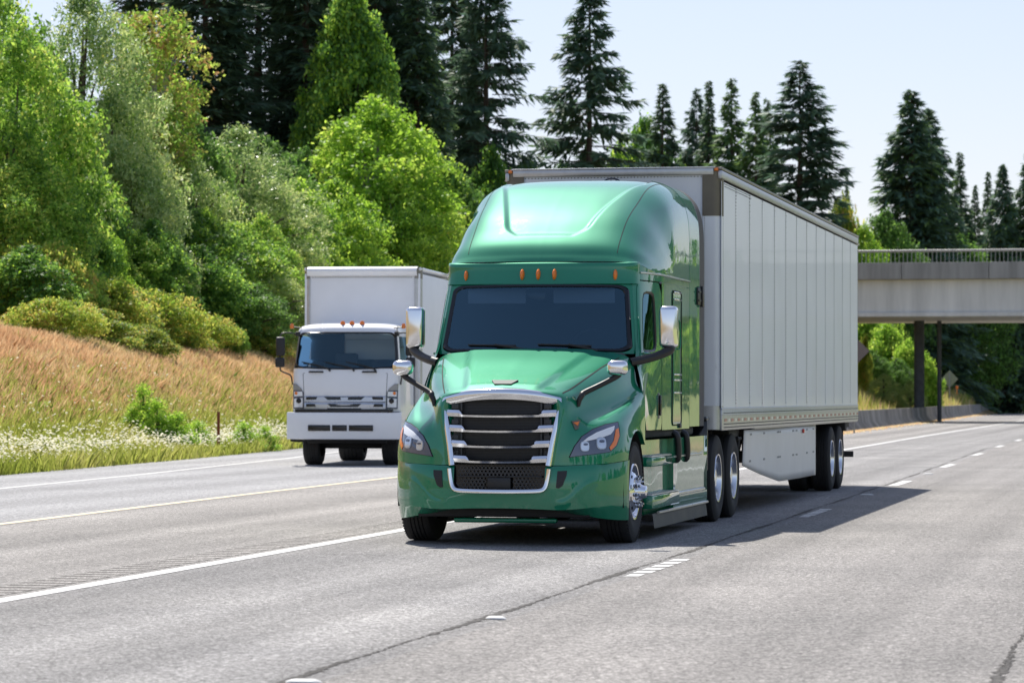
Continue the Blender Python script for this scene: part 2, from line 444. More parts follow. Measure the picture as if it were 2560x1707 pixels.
sc.view_settings.exposure = .93; sc.view_settings.gamma = 1.0
sc.cycles.use_denoising = True; sc.cycles.denoising_prefilter = 'ACCURATE'; sc.cycles.denoising_input_passes = 'RGB_ALBEDO_NORMAL'; sc.cycles.use_adaptive_sampling = False
sc.cycles.max_bounces = 8; sc.cycles.diffuse_bounces = 3; sc.cycles.transmission_bounces = 4; sc.cycles.transparent_max_bounces = 12
sc.cycles.caustics_reflective = False; sc.cycles.caustics_refractive = False
sc.cycles.sample_clamp_indirect = 6.0

def ray(px, py):
    """view direction for a photo position in 2352-wide pixels"""
    f = 7189.6; d = Vector(((px - 1176) / f, -(py - 784) / f, -1))
    return (co.matrix_world.to_3x3() @ d)
def at(px, D):
    """ground-plan point seen at column px, at depth D metres from the camera"""
    d = ray(px, 909); k = D / math.hypot(d.x, d.y); return CAM.x + d.x * k, CAM.y + d.y * k
def zat(px, py, D):
    d = ray(px, py); return CAM.z + d.z * D / math.hypot(d.x, d.y)
# ------------------------------------------------------------------ the ground and roads
XE = ([-200, -40, 0, 23, 39, 53, 80, 110, 160, 400, 900], [-9, -10.5, -13.0, -14.66, -16.0, -17.5, -19.9, -22.5, -25, -30, -60])
def xe(y): return np.interp(y, XE[0], XE[1])
HGT = (np.linspace(-5, 120, 500), np.interp(np.linspace(-5, 120, 500), [-5, 0, 1.5, 3, 5, 6.6, 9, 12, 20, 40, 120], [0, 0, .08, .80, 2.2, 2.95, 3.35, 3.85, 6.5, 12, 15]))
HGT = (HGT[0], np.convolve(np.pad(HGT[1], 4, mode='edge'), np.ones(9) / 9, 'valid'))
def terrain(x, y):
    x = np.asarray(x, float); y = np.asarray(y, float)
    t = xe(y) - x
    h = np.interp(t, HGT[0], HGT[1])
    h = h * (1 - .55 * sstep(120, 200, y))
    m = 1.75 * sstep(-8.4, -13.5, x) * sstep(95, 130, y) * sstep(300, 235, y)
    far = 2.6 * sstep(235, 400, y) * sstep(-10.5, -12.5, x)
    r = np.maximum(x - 20, 0); hr = 3 * (1 - np.exp(-.25 * r / 3))
    return h + m + far + hr - .05

def axis_(segs):
    out = []
    for a, b, st in segs: out += list(np.arange(a, b, st))
    return np.array(out + [segs[-1][1]])
gx = axis_([(-3000, -200, 400), (-200, -60, 10), (-60, -6, .6), (-6, 12, 3), (12, 40, 2), (40, 200, 20), (200, 3000, 400)])
gy = axis_([(-3000, -200, 400), (-200, -40, 20), (-40, 0, 4), (0, 100, 1.0), (100, 200, 2.0), (200, 400, 8), (400, 3000, 400)])
X, Y = np.meshgrid(gx, gy)
Vv = np.stack([X, Y, terrain(X, Y)], 2)
n_, m_ = X.shape
idx = np.arange(n_ * m_).reshape(n_, m_)
F = np.stack([idx[:-1, :-1], idx[:-1, 1:], idx[1:, 1:], idx[1:, :-1]], 2).reshape(-1, 4)
tag(link('terrain', mesh_np('terrain', Vv.reshape(-1, 3), F, M['soil'], smooth=True)), kind='structure')

def strip(name, left, right, z, mat, kind='structure', zfun=None):
    """left / right: lists of (x, y) with matching y"""
    a = [(x, y, z if zfun is None else zfun(x, y)) for x, y in left]; b = [(x, y, z if zfun is None else zfun(x, y)) for x, y in right]
    mb = MB().grid([a, b]); o = mb.obj(name, mat, merge=1e-6)
    if o.data.polygons[0].normal.z < 0: o.data.flip_normals()
    if kind: tag(o, kind=kind)
    return o
YS = [-160, -60, -10, 0, 25, 58, 90, 130, 180, 260, 360]
WX = np.interp(YS, [-160, -10, 0, 25, 58, 90, 170, 360], [-1.7, -1.75, -1.80, -2.05, -2.55, -2.80, -2.9, -3.3])
YELL = ([-160, -60, -10, 2.6, 14.7, 24.2, 40, 60, 85, 110], [-5.2, -5.5, -6.3, -6.68, -7.14, -7.37, -7.95, -8.8, -10.2, -12.0])
RW = ([-160, -60, -10, 15.5, 23.8, 38.6, 60, 85, 110], [-7.8, -8.4, -10.0, -11.7, -12.36, -13.84, -16.6, -20.2, -23.5])
yy = YS; w0 = list(WX)
strip('road', [(x - .05, y) for x, y in zip(w0, yy)], [(x + 3.95, y) for x, y in zip(w0, yy)], 0, M['lane'])
strip('road', [(x + 3.95, y) for x, y in zip(w0, yy)], [(x + 11.0, y) for x, y in zip(w0, yy)], 0, M['lane_right'])
gy2 = [-160, -60, -10, 2.6, 14.7, 24.2, 40, 60, 85, 110]
yl = [float(np.interp(y, *YELL)) for y in gy2]; rw = [float(np.interp(y, *RW)) for y in gy2]
wi = [float(np.interp(y, yy, w0)) for y in gy2]
strip('shoulder', [(a, y) for a, y in zip(yl, gy2)], [(a - .05, y) for a, y in zip(wi, gy2)], 0, M['shoulder'])
y3 = [110, 130, 180, 260, 360]
strip('shoulder', [(np.interp(y, [110, 345, 360], [-12.0, -11.6, -11.8]), y) for y in y3], [(float(np.interp(y, yy, w0)) - .05, y) for y in y3], 0, M['shoulder'])
xedge = [float(xe(y)) for y in gy2]
strip('ramp', [(a - .1, y) for a, y in zip(xedge, gy2)], [(a, y) for a, y in zip(yl, gy2)], 0, M['ramp'])
def line(name, xs, ys, wd, mat, z=.004):
    return strip(name, [(x - wd / 2, y) for x, y in zip(xs, ys)], [(x + wd / 2, y) for x, y in zip(xs, ys)], z, mat)
line('white_edge_line', [a for a in w0], yy, .17, M['line_white'])
line('yellow_edge_line', yl, gy2, .16, M['line_yellow'])
line('ramp_edge_line', rw, gy2, .12, M['line_white'])
line('right_edge_line', [a + 7.75 for a in w0], yy, .15, M['line_white'])
def laneX(y): return float(np.interp(y, yy, w0)) + 3.93
for y0 in (-32.5, -19.0, -6.05, 6.95, 20.9, 34.9, 48.5, 62, 75.5, 89, 102.5):
    mb = MB()
    if -8 < y0 < 10:       # worn into short blocks with saw-cut gaps
        n = 6; q = 2.95 / n
        for k in range(n):
            a, b = y0 + k * q + .09, y0 + (k + 1) * q - .07
            wv = .075 if k else .06
            mb.add([(laneX(a) - wv, a, .004), (laneX(a) + wv, a + .03, .004), (laneX(b) + wv, b + .03, .004), (laneX(b) - wv, b, .004)], [(0, 1, 2, 3)])
    else:
        mb.add([(laneX(y0) - .08, y0, .004), (laneX(y0) + .08, y0, .004), (laneX(y0) + .08, y0 + 3.1, .004), (laneX(y0) - .08, y0 + 3.1, .004)], [(0, 1, 2, 3)])
    tag(mb.obj('lane_marking', M['line_white'], merge=1e-6), kind='structure')
# ragged joint between the lanes
def crack(name, x0, ya, yb, wd, seed, drift=0.0, step=.035):
    r = np.random.default_rng(seed); ys = np.arange(ya, yb, step)
    wob = r.normal(0, .008, len(ys)) + .012 * np.sin(ys * .8 + seed) + .006 * np.sin(ys * 3.1)
    wdt = wd * np.clip(.55 + .45 * np.sin(ys * 1.3 + seed) + r.normal(0, .35, len(ys)), .12, 1.8)
    l = [(x0(y) + a - b / 2 + drift * (y - ya), y) for y, a, b in zip(ys, wob, wdt)]; rr = [(x0(y) + a + b / 2 + drift * (y - ya), y) for y, a, b in zip(ys, wob, wdt)]
    return strip(name, l, rr, .003, M['crack'])
crack('road_joint', lambda y: laneX(y) - .16, -30, 60, .06, 3)
crack('road_joint', lambda y: 5.62, -30, 30, .06, 8)
for k, (x, y, L_) in enumerate([(-1.2, -3.1, .7), (-5.0, 8.0, .9), (-4.2, 1.0, .8)]):
    r = np.random.default_rng(40 + k)
    xs = x + np.cumsum(r.normal(0, .012, int(L_ / .04))); ys = y + np.arange(len(xs)) * .012
    xs = x + np.arange(len(xs)) * .035; ys = y + np.cumsum(r.normal(0, .015, len(xs)))
    strip('road_crack', [(a, b - .006) for a, b in zip(xs, ys)], [(a, b + .006 * (1 + r.random())) for a, b in zip(xs, ys)], .003, M['crack'])
# rumble strip: rounded grooves ground into a band beside the white line
mb = MB(); yv = -26.0
while yv < 40:
    x1 = float(np.interp(yv, yy, w0)) - .20; x0 = x1 - .42
    prof = [(0, .0030), (.02, .0026), (.05, .0022), (.10, .0022), (.13, .0026), (.15, .0030), (.305, .0030)]
    for i in range(len(prof) - 1):
        mb.add([(x0, yv + prof[i][0], prof[i][1]), (x1, yv + prof[i][0], prof[i][1]), (x1, yv + prof[i + 1][0], prof[i + 1][1]), (x0, yv + prof[i + 1][0], prof[i + 1][1])], [(0, 1, 2, 3)], 1 if i in (1, 2, 3) else 0)
    yv += .305
tag(mb.obj('rumble_strip', [M['shoulder'], M['groove']]), kind='structure')

# raised pavement markers
def button(x, y, lab, rz=0, chip=False):
    mb = MB(); rows = []
    for s_, z in ((1.0, .004), (.92, .013), (.6, .021), (.0, .023)):
        th = np.arange(20) * 2 * PI / 20; rows.append(np.stack([.052 * s_ * np.cos(th), .10 * s_ * np.sin(th) * (0.8 if chip else 1), np.full(20, z)], 1))
    mb.grid(rows, close=True)
    o = mb.obj('pavement_marker', M['line_white']); o.location = (x, y, 0); o.rotation_euler = (0, 0, rz)
    return tag(o, lab, 'road marker', 'raised markers along the lane line')
button(2.14, -15.75, 'white raised pavement marker on the asphalt at the bottom edge of the photo', PI / 2)
button(2.12, -11.0, 'scuffed white raised pavement marker lying on the road in front of the green truck', PI / 2 - .5, True)
button(1.98, 15.9, 'round white raised pavement marker in the trailer shadow', PI / 2)
button(1.9, 28.9, 'small white raised pavement marker on the lane line beyond the trailer shadow', PI / 2)

# concrete median barrier: one moulded run with joints
def barrier():
    prof = [(.36, 0), (.34, .09), (.15, .33), (.085, .86), (-.085, .86), (-.15, .33), (-.34, .09), (-.36, 0)]
    mb = MB()
    ys = np.arange(86, 372, 3.8)
    bx = lambda y: float(np.interp(y, [86, 104, 156, 242, 345, 380], [-6.75, -7.1, -7.9, -9.7, -11.3, -11.9])) - .3
    for a in ys:
        b = a + 3.77
        rows = [[(bx(y) + p[0], y, p[1]) for p in prof] for y in (a, b)]
        mb.grid(rows); mb.f.append([len(mb.v) - 8 + k for k in range(8)]); mb.m.append(0); mb.f.append([len(mb.v) - 16 + k for k in range(8)]); mb.m.append(0)
    o = mb.obj('median_barrier', M['conc_barrier'])
    tag(o, 'long stained concrete median barrier between the highway and the grass', 'barrier')
barrier()
# dry litter gathered at the barrier foot
r = np.random.default_rng(5); N = 3500
yb = 86 + r.random(N) ** 1.5 * 180; xb = np.interp(yb, [86, 104, 156, 242, 345], [-6.75, -7.1, -7.9, -9.7, -11.3]) + .12 + r.exponential(.16, N)
sz = r.uniform(.03, .11, N); an = r.random(N) * PI
dx, dy = np.cos(an) * sz, np.sin(an) * sz
V = np.stack([np.stack([xb - dx, yb - dy, np.full(N, .01)], 1), np.stack([xb + dy * .5, yb - dx * .5, .02 + r.random(N) * .05], 1), np.stack([xb + dx, yb + dy, np.full(N, .02)], 1), np.stack([xb - dy * .5, yb + dx * .5, .02 + r.random(N) * .05], 1)], 1).reshape(-1, 3)
tag(link('litter', mesh_np('litter', V, np.arange(N * 4).reshape(-1, 4), M['dry'], tint=r.random(N))), kind='stuff')

# far road that climbs behind the barrier
pts = [(-11.2, 262), (-11.9, 300), (-12.3, 340), (-12.8, 380), (-13.2, 430)]
def zr(x, y): return float(2.6 * sstep(235, 400, y)) + .12
strip('far_road', [(x - 16, y) for x, y in pts], [(x, y) for x, y in pts], 0, M['ramp'], zfun=zr)

# ------------------------------------------------------------------ overpass
def overpass():
    t = thing('overpass_bridge', 'concrete overpass with railing crossing above the highway behind the trailer', 'bridge', (-9, 150, 0), math.radians(-1.6))
    x0, x1 = -70, 70
    yf = 0.0     # near face of parapet
    g = MB().prism([(x0, .55, 6.35), (x0, .55, 8.25), (x0, 12, 8.25), (x0, 12, 6.35)], (x1 - x0, 0, 0)); g.obj('girder', M['conc_light'], t, ang=20)
    b = MB().prism([(x0, .75, 6.0), (x0, .35, 6.12), (x0, .35, 6.34), (x0, 12.2, 6.34), (x0, 12.2, 6.0)], (x1 - x0, 0, 0)); b.obj('bottom_flange', M['conc_light'], t, ang=20)
    p = MB()
    for k in range(28):
        p.box((x0 + 2.5 + k * 5, .30, 8.74), (4.97, .5, .96), .02)
    p.obj('parapet', M['conc_dark'], t, ang=20)
    MB().box((0, 6.3, 8.4), (140, 11.4, .28)).obj('deck', M['conc_dark'], t, ang=20)
    rl = MB(); rl.tube([(x0, .30, 9.90), (x1, .30, 9.90)], .07, 8).obj('handrail', M['steel_grey'], t)
    ps = MB()
    for k in range(int((x1 - x0) / .24)):
        x = x0 + k * .24
        if -14 < x < 25: ps.box((x, .30, 9.54), (.03, .03, .66))
    ps.obj('railing_bars', M['steel_grey'], t)
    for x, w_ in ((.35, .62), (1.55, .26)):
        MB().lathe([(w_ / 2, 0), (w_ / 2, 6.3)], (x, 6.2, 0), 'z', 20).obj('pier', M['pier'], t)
    MB().box((-22, 6, 3), (1.0, 11, 6.2)).obj('abutment', M['conc_dark'], t)
overpass()
# ------------------------------------------------------------------ tractor
TR = thing('semi_tractor', 'green long-nose semi truck tractor with tall sleeper cab hauling the white trailer', 'truck')
def wheel(parent, kind, y, side, mats=M):
    """side=+1/-1; outer face at |x|"""
    wobj = bpy.data.objects.new(kind, None); COL.objects.link(wobj); wobj.parent = parent
    return wobj
def tyre_prof(x_in, x_out, R=.515, rim=.292):
    w_ = x_out - x_in
    p = [(rim, x_in + .01), (rim + .03, x_in), (R - .09, x_in - .012), (R - .03, x_in + .005), (R - .008, x_in + .022), (R, x_in + .05)]
    for k in range(5):            # tread ribs with grooves
        a = x_in + .05 + (w_ - .1) * k / 5; b = x_in + .05 + (w_ - .1) * (k + 1) / 5
        p += [(R, a + .004), (R, b - .008)]
        if k < 4: p += [(R - .012, b - .007), (R - .012, b - .001)]
    p += [(R, x_out - .05), (R - .008, x_out - .022), (R - .03, x_out - .005), (R - .09, x_out + .012), (R - .14, x_out + .010), (rim + .03, x_out), (rim, x_out - .01)]
    return p
def lettering(mb, x, R0, s):
    pass
def steer_wheel(parent, y, s, R=.515):
    e = thing('front_wheel', None, None); e.parent = parent; e.location = (0, y, R)
    xi, xo = .865, 1.165
    mb = MB().lathe(tyre_prof(xi, xo, R), (0, 0, 0), 'x', 64); 
    for k in range(72):       # shoulder lugs
        a = k * 2 * PI / 72
        mb.box((xo - .012, (R - .032) * math.cos(a), (R - .032) * math.sin(a)), (.028, .016, .05), rot=Matrix.Rotation(a - PI / 2, 4, 'X'))
    r = MB()
    hole = 10
    # outer lip, dish, disc with hand holes
    r.lathe([(.292, xo - .012), (.283, xo + .004), (.268, xo + .002), (.258, xo - .03), (.25, xo - .06)], (0, 0, 0), 'x', 60)
    n = 80; th = np.arange(n) * 2 * PI / n
    rr = [.25, .235, .222, .205, .188, .17, .150, .13, .1]
    xx = [xo - .06, xo - .045, xo - .032, xo - .016, xo - .002, xo + .010, xo + .02, xo + .024, xo + .026]
    o0 = len(r.v)
    rows = [np.stack([np.full(n, b), a * np.cos(th), a * np.sin(th)], 1) for a, b in zip(rr, xx)]
    for i in range(len(rows) - 1):
        for j in range(n):
            k = (j + 1) % n
            inhole = (2 <= i <= 3) and (j % 8 in (3, 4, 5))
            if inhole: continue
            q = [rows[i][j], rows[i][k], rows[i + 1][k], rows[i + 1][j]]
            r.add(q, [(0, 1, 2, 3)])
    d = MB().lathe([(.24, xo - .10), (.0, xo - .10)], (0, 0, 0), 'x', 40)
    h = MB().lathe([(.10, xo + .02), (.098, xo + .045), (.07, xo + .075), (.062, xo + .115), (.045, xo + .128), (0, xo + .13)], (0, 0, 0), 'x', 32)
    nut = MB()
    for k in range(10):
        a = k * 2 * PI / 10 + .2; c = (xo + .02, .143 * math.cos(a), .143 * math.sin(a))
        nut.lathe([(.022, 0), (.022, .03), (.014, .034), (.013, .062), (0, .066)], c, 'x', 8)
    hub = None
    for nm, q, mt, ang in (('tyre', mb, M['rubber'], 30), ('rim', r, M['chrome'], 30), ('brake_drum', d, M['under'], 30), ('hub', h, M['chrome'], 40), ('lug_nuts', nut, M['chrome'], 30)):
        if s < 0: q.mirror(only=True)
        q.obj(nm, mt, e, ang=ang)
    return e
def dual_wheel(parent, name, y, s, xo=1.22, R=.515):
    e = thing(name, None, None); e.parent = parent; e.location = (0, y, R)
    mb = MB().lathe(tyre_prof(xo - .285, xo, R), (0, 0, 0), 'x', 56).lathe(tyre_prof(xo - .66, xo - .375, R), (0, 0, 0), 'x', 40)
    r = MB().lathe([(.292, xo - .015), (.284, xo + .004), (.270, xo + .002), (.262, xo - .03), (.252, xo - .10), (.245, xo - .165), (.20, xo - .185), (.14, xo - .182), (.125, xo - .16), (.118, xo - .05), (.10, xo - .03), (0, xo - .028)], (0, 0, 0), 'x', 56)
    nut = MB()
    for k in range(10):
        a = k * 2 * PI / 10; nut.lathe([(.02, 0), (.02, .03), (0, .045)], (xo - .186, .165 * math.cos(a), .165 * math.sin(a)), 'x', 6)
    for nm, q, mt in (('tyre', mb, M['rubber']), ('rim', r, M['alu']), ('lug_nuts', nut, M['chrome'])):
        if s < 0: q.mirror(only=True)
        q.obj(nm, mt, e, ang=30)
    return e
for s in (1, -1): steer_wheel(TR, 0, s)
for y in (5.53, 6.86):
    for s in (1, -1): dual_wheel(TR, 'drive_wheel', y, s)

# ---- hood and fenders: one surface, columns centre -> wheel arch, rows bumper seam -> windscreen
cols = [
 [(0, -.90, .80), (0, -.90, 1.1), (0, -.91, 1.46), (0, -1.085, 1.535), (0, -.86, 1.605), (0, -.48, 1.72), (0, -.08, 1.84), (0, .40, 1.955)],
 [(.24, -.90, .80), (.25, -.90, 1.1), (.28, -.91, 1.45), (.30, -1.070, 1.525), (.34, -.85, 1.595), (.38, -.47, 1.71), (.42, -.06, 1.83), (.46, .42, 1.95)],
 [(.40, -.93, .80), (.42, -.93, 1.1), (.45, -.93, 1.42), (.50, -1.035, 1.497), (.57, -.80, 1.57), (.67, -.42, 1.685), (.76, 0, 1.805), (.83, .50, 1.93)],
 [(.50, -1.075, .80), (.53, -1.06, 1.0), (.58, -1.03, 1.3), (.61, -.985, 1.458), (.70, -.70, 1.54), (.81, -.33, 1.655), (.905, .08, 1.775), (.975, .58, 1.895)],
 [(.55, -1.075, .80), (.58, -1.06, 1.0), (.63, -1.02, 1.27), (.66, -.955, 1.40), (.76, -.66, 1.475), (.875, -.3, 1.585), (.975, .1, 1.70), (1.045, .585, 1.82)],
 [(.64, -1.065, .80), (.66, -1.05, .98), (.69, -1.0, 1.17), (.725, -.89, 1.285), (.82, -.62, 1.355), (.93, -.28, 1.43), (1.03, .12, 1.52), (1.095, .54, 1.62)],
 [(.78, -1.02, .805), (.79, -1.005, .96), (.81, -.96, 1.12), (.84, -.84, 1.215), (.91, -.60, 1.285), (1.0, -.28, 1.36), (1.08, .12, 1.45), (1.135, .50, 1.55)],
 [(.93, -.94, .81), (.935, -.925, .94), (.95, -.87, 1.08), (.975, -.74, 1.20), (1.02, -.54, 1.275), (1.08, -.25, 1.35), (1.13, .12, 1.43), (1.165, .49, 1.51)],
 [(1.05, -.83, .82), (1.055, -.815, .93), (1.06, -.76, 1.06), (1.075, -.63, 1.19), (1.105, -.44, 1.255), (1.14, -.19, 1.31), (1.168, .13, 1.37), (1.182, .48, 1.44)],
 [(1.14, -.66, .835), (1.145, -.645, .945), (1.145, -.58, 1.06), (1.15, -.48, 1.145), (1.16, -.31, 1.195), (1.175, -.10, 1.23), (1.185, .15, 1.27), (1.192, .465, 1.31)],
 [(1.185, -.50, .845), (1.19, -.47, .93), (1.19, -.37, 1.025), (1.19, -.235, 1.09), (1.19, -.06, 1.13), (1.192, .13, 1.125), (1.195, .29, 1.075), (1.195, .455, .985)],
]
arr = np.array(cols)
G = cr2(arr, 9, 10)
# raised centre of the hood top with a crease along each side
yG, xG = G[..., 1], np.abs(G[..., 0])
edge = .36 + .20 * (yG + 1.0)
top = (G[..., 2] > 1.5) & (xG < .9)
G[..., 2] += np.where(top, .020 * sstep(edge + .045, edge - .02, xG) * sstep(-1.06, -.92, yG) - .0, 0)
hood = MB().grid(G)
inner = G[-1].copy(); inner2 = inner.copy(); inner[:, 0] -= .03; inner2[:, 0] = .62; inner2[:, 2] += .05
HOODBVH = MB().grid(G).bvh()
hood.grid([G[-1], inner, inner2])
hood.mirror().obj('hood', M['green'], TR, ang=50)
def onhood(p, d=(-.45, .89, 0), off=.006):
    d = Vector(d).normalized(); o = Vector((abs(p[0]), p[1], p[2])) - d * .6
    h, nrm, i, t = HOODBVH.ray_cast(o, d)
    if h is None:
        h, nrm, i, t = HOODBVH.find_nearest(Vector((abs(p[0]), p[1], p[2])))
    return np.array(h - d * off)
def onhood_top(x, y, off=.004):
    h, nrm, i, t = HOODBVH.ray_cast(Vector((x, y, 3)), Vector((0, 0, -1)))
    return np.array((h.x, h.y, h.z + off))
def dens(P, k):
    P = [np.array(p, float) for p in P]; out = []
    for i in range(len(P)):
        a, b = P[i], P[(i + 1) % len(P)]
        for j in range(k): out.append(a + (b - a) * j / k)
    return out
def decal(mb, pts, off, k=3, mi=0, rings=5, rimdrop=0.012):
    P = dens(pts, k); c = np.mean(P, 0); rows = []
    for s in np.linspace(1, .0, rings + 1)[:-1]:
        rows.append([onhood(c + (p - c) * s, off=off) for p in P])
    rows = [[onhood(p, off=off - rimdrop) for p in P]] + rows
    o = len(mb.v); mb.grid(rows, mi, close=True); mb.v.append(tuple(onhood(c, off=off))); ci = len(mb.v) - 1
    n = len(P); b0 = o + (len(rows) - 1) * n
    for j in range(n): mb.f.append([b0 + j, b0 + (j + 1) % n, ci]); mb.m.append(mi)
    return mb
hl_out = [(.69, -1.04, .882), (.80, -1.0, .898), (.93, -.93, .913), (1.055, -.82, .932), (1.10, -.72, .99), (1.12, -.63, 1.09), (1.10, -.585, 1.222), (1.01, -.76, 1.20), (.90, -.88, 1.155), (.80, -.97, 1.085), (.735, -1.01, .99)]
cen = np.mean(hl_out, 0)
hl_big = [tuple(cen + (np.array(p) - cen) * 1.035) for p in hl_out]
drl = [(.795, -.97, 1.03), (.85, -.93, 1.078), (.93, -.86, 1.125), (1.02, -.75, 1.165), (1.075, -.66, 1.188), (1.068, -.68, 1.148), (1.04, -.73, 1.105), (.96, -.83, 1.072), (.87, -.91, 1.048)]
amb = [(1.083, -.66, 1.15), (1.108, -.62, 1.165), (1.118, -.64, 1.09), (1.10, -.72, 1.0), (1.062, -.81, .945), (1.05, -.82, .975), (1.075, -.74, 1.04)]
def lampround(mb, c, w, h, off, mi):
    pts = [(c[0] + w * u, c[1], c[2] + h * v) for u, v in [(math.cos(a) * (abs(math.cos(a)) ** -.35 if abs(math.cos(a)) > .1 else 1), math.sin(a) * (abs(math.sin(a)) ** -.35 if abs(math.sin(a)) > .1 else 1)) for a in np.arange(14) * 2 * PI / 14]]
    return decal(mb, pts, off, 1, mi, 4)
for s in (1, -1):
    hl = MB(); decal(hl, hl_big, .004, 3)
    if s < 0: hl.mirror(only=True)
    H = hl.obj('headlight', M['seam'], TR)
    a = MB(); decal(a, hl_out, .010, 3)
    if s < 0: a.mirror(only=True)
    a.obj('headlight_lens', M['lamp_house'], H)
    for nm, pl, mt, off in (('running_light', drl, M['white_light'], .017), ('turn_signal', amb, M['amber'], .017)):
        q = MB(); decal(q, pl, off, 2)
        if s < 0: q.mirror(only=True)
        q.obj(nm, mt, H)
    for c, w_, h_ in (((.965, -.85, 1.018), .062, .060), ((.815, -.95, .988), .052, .050)):
        q = MB(); lampround(q, c, w_, h_, .018, 0); lampround(q, c, w_ * .86, h_ * .84, .022, 1); lampround(q, (c[0] + .008, c[1], c[2] + .02), w_ * .5, h_ * .22, .027, 2)
        if s < 0: q.mirror(only=True)
        q.obj('projector_lamp', [M['silver'], M['lens_bowl'], M['lamp_house']], H)
# little badge on the side of the nose, hood scoop, cut lines
def pline(mb, pts, wd, fn, mi=0, n=6):
    P = cr(np.array(pts, float), n); T = np.gradient(P[:, :2], axis=0); T /= np.linalg.norm(T, axis=1)[:, None]
    N = np.stack([-T[:, 1], T[:, 0]], 1) * wd / 2
    mb.grid([[fn(*(p[:2] + k)) for p, k in zip(P, N)], [fn(*(p[:2] - k)) for p, k in zip(P, N)]], mi)
q = MB()
for s in (1, -1):
    b = MB(); pline(b, [(.60, -.93, 0), (.70, -.58, 0), (.80, -.18, 0), (.93, .42, 0)], .010, onhood_top)
    if s < 0: b.mirror(only=True)
    q.add(b.v, b.f)
q.obj('hood_cut_line', M['seam'], TR)
sq = MB()
P = [(-.135, -.83), (.135, -.83), (.085, -.945), (-.085, -.945)]
sq.prism([onhood_top(abs(x), y, .0) * np.array([1 if x > 0 else -1, 1, 1]) + np.array([0, -.02, .012 if i < 2 else .006]) for i, (x, y) in enumerate(P)], (0, .01, -.03))
sq.obj('hood_scoop', M['scoop'], TR)
b = MB(); decal(b, [(.715, -1.0, 1.235), (.78, -.9, 1.25), (.755, -.95, 1.16), (.735, -.98, 1.15)], .012, 2); b.obj('nose_badge', [M['cap']], TR)
b = MB(); decal(b, [(.73, -1.0, 1.222), (.76, -.9, 1.232), (.752, -.95, 1.19)], .017, 2); b.obj('nose_badge_centre', [M['amber']], TR)

# ---- bumper
bx = [0, .26, .46, .60, .76, .92, 1.00, 1.06, 1.125, 1.175, 1.19]
yt = [-1.10, -1.10, -1.095, -1.08, -1.04, -.955, -.865, -.78, -.66, -.53, -.46]
zt = [.79, .79, .79, .795, .80, .808, .812, .818, .827, .838, .845]
rows = []
def brow(z, dy, dx=0, zs=None): return [(x + dx * (x > .9), y + dy, (z if zs is None else zs[i])) for i, (x, y) in enumerate(zip(bx, yt))]
up = [zt, [.72 + .1 * (i > 6) * 0 for i in range(11)], [.64] * 11, [.555] * 11]
R0 = brow(0, .012, 0, zt); R1 = brow(.755, -.012); R2 = brow(.66, -.028); R3 = brow(.555, -.032)
R4 = brow(.46, -.028)
z5 = [.375, .372, .366, .362, .37, .385, .39, .40, .41, .42, .42]
R5 = brow(0, -.018, 0, z5)
z6 = [.365, .362, .352, .335, .31, .285, .27, .26, .25, .245, .243]
y6 = [-.90, -.90, -.90, -.91, -.92, -.88, -.80, -.72, -.60, -.47, -.40]
R6 = [(x * .985, y, z) for x, y, z in zip(bx, y6, z6)]
R7 = [(x * .93, y + .12, z - .005) for x, y, z in zip(bx, y6, z6)]
A = cr2(np.array([R0, R1, R2, R3]), 5, 6); B = cr2(np.array([R3, R4, R5]), 6, 6); C_ = cr2(np.array([R5, R6]), 5, 6); D_ = cr2(np.array([R6, R7]), 3, 6)
# soft creases that sweep up from the chin to the corners
for Q in (A, B):
    x, z = Q[..., 0], Q[..., 2]
    ridge = np.exp(-((z - (.42 + .22 * sstep(.62, .95, x))) / .035) ** 2) * sstep(.5, .64, x) * sstep(1.0, .9, x)
    Q[..., 1] -= .012 * ridge
bump = MB()
j0 = 12   # leave the intake opening free
bump.grid(A[:, j0:]).grid(B).grid(C_).grid(D_)
e1 = A[:, -1].copy(); e2 = e1.copy(); e2[:, 0] -= .08; bump.grid([e1, e2])
e1 = B[:, -1].copy(); e2 = e1.copy(); e2[:, 0] -= .08; bump.grid([e1, e2])
e1 = C_[:, -1].copy(); e2 = e1.copy(); e2[:, 0] -= .08; bump.grid([e1, e2])
e1 = A[0].copy(); e2 = e1.copy(); e2[:, 1] += .05; e2[:, 2] += .004; bump.grid([e1[j0:], e2[j0:]])
BUMPBVH = MB().grid(A).grid(B).bvh()
bump.mirror().obj('bumper', M['green'], TR, ang=32)
MB().box((0, -.80, .245), (1.05, .10, .05), .02).obj('air_dam', M['green'], TR)
MB().box((0, -.78, .33), (1.75, .28, .10), .02).obj('bumper_underside', M['under'], TR)
MB().grid([[(x, y + .05, .835 if x < .9 else .86) for x, y in zip(bx, yt)], [(x, y + .06, .74) for x, y in zip(bx, yt)]]).mirror().obj('bumper_gap', M['seam'], TR)
def onbump(x, z, off=.006):
    h, nrm, i, t = BUMPBVH.ray_cast(Vector((abs(x), -3, z)), Vector((0, 1, 0)))
    return np.array((h.x, h.y - off, h.z))
for s in (1, -1):
    f = MB(); P = dens([(.585, 0, .745), (.675, 0, .748), (.672, 0, .70), (.635, 0, .60), (.60, 0, .575), (.572, 0, .58)], 3)
    f.grid([[onbump(p[0], p[2], -.006) for p in P], [onbump(p[0], p[2], .008) for p in P]], close=True)
    c = np.mean(P, 0); o = len(f.v); f.grid([[onbump(*(c + (p - c) * k)[[0, 2]], .008) for p in P] for k in (1, .5, .02)], close=True)
    if s < 0: f.mirror(only=True)
    f.obj('fog_light_cover', M['black'], TR)

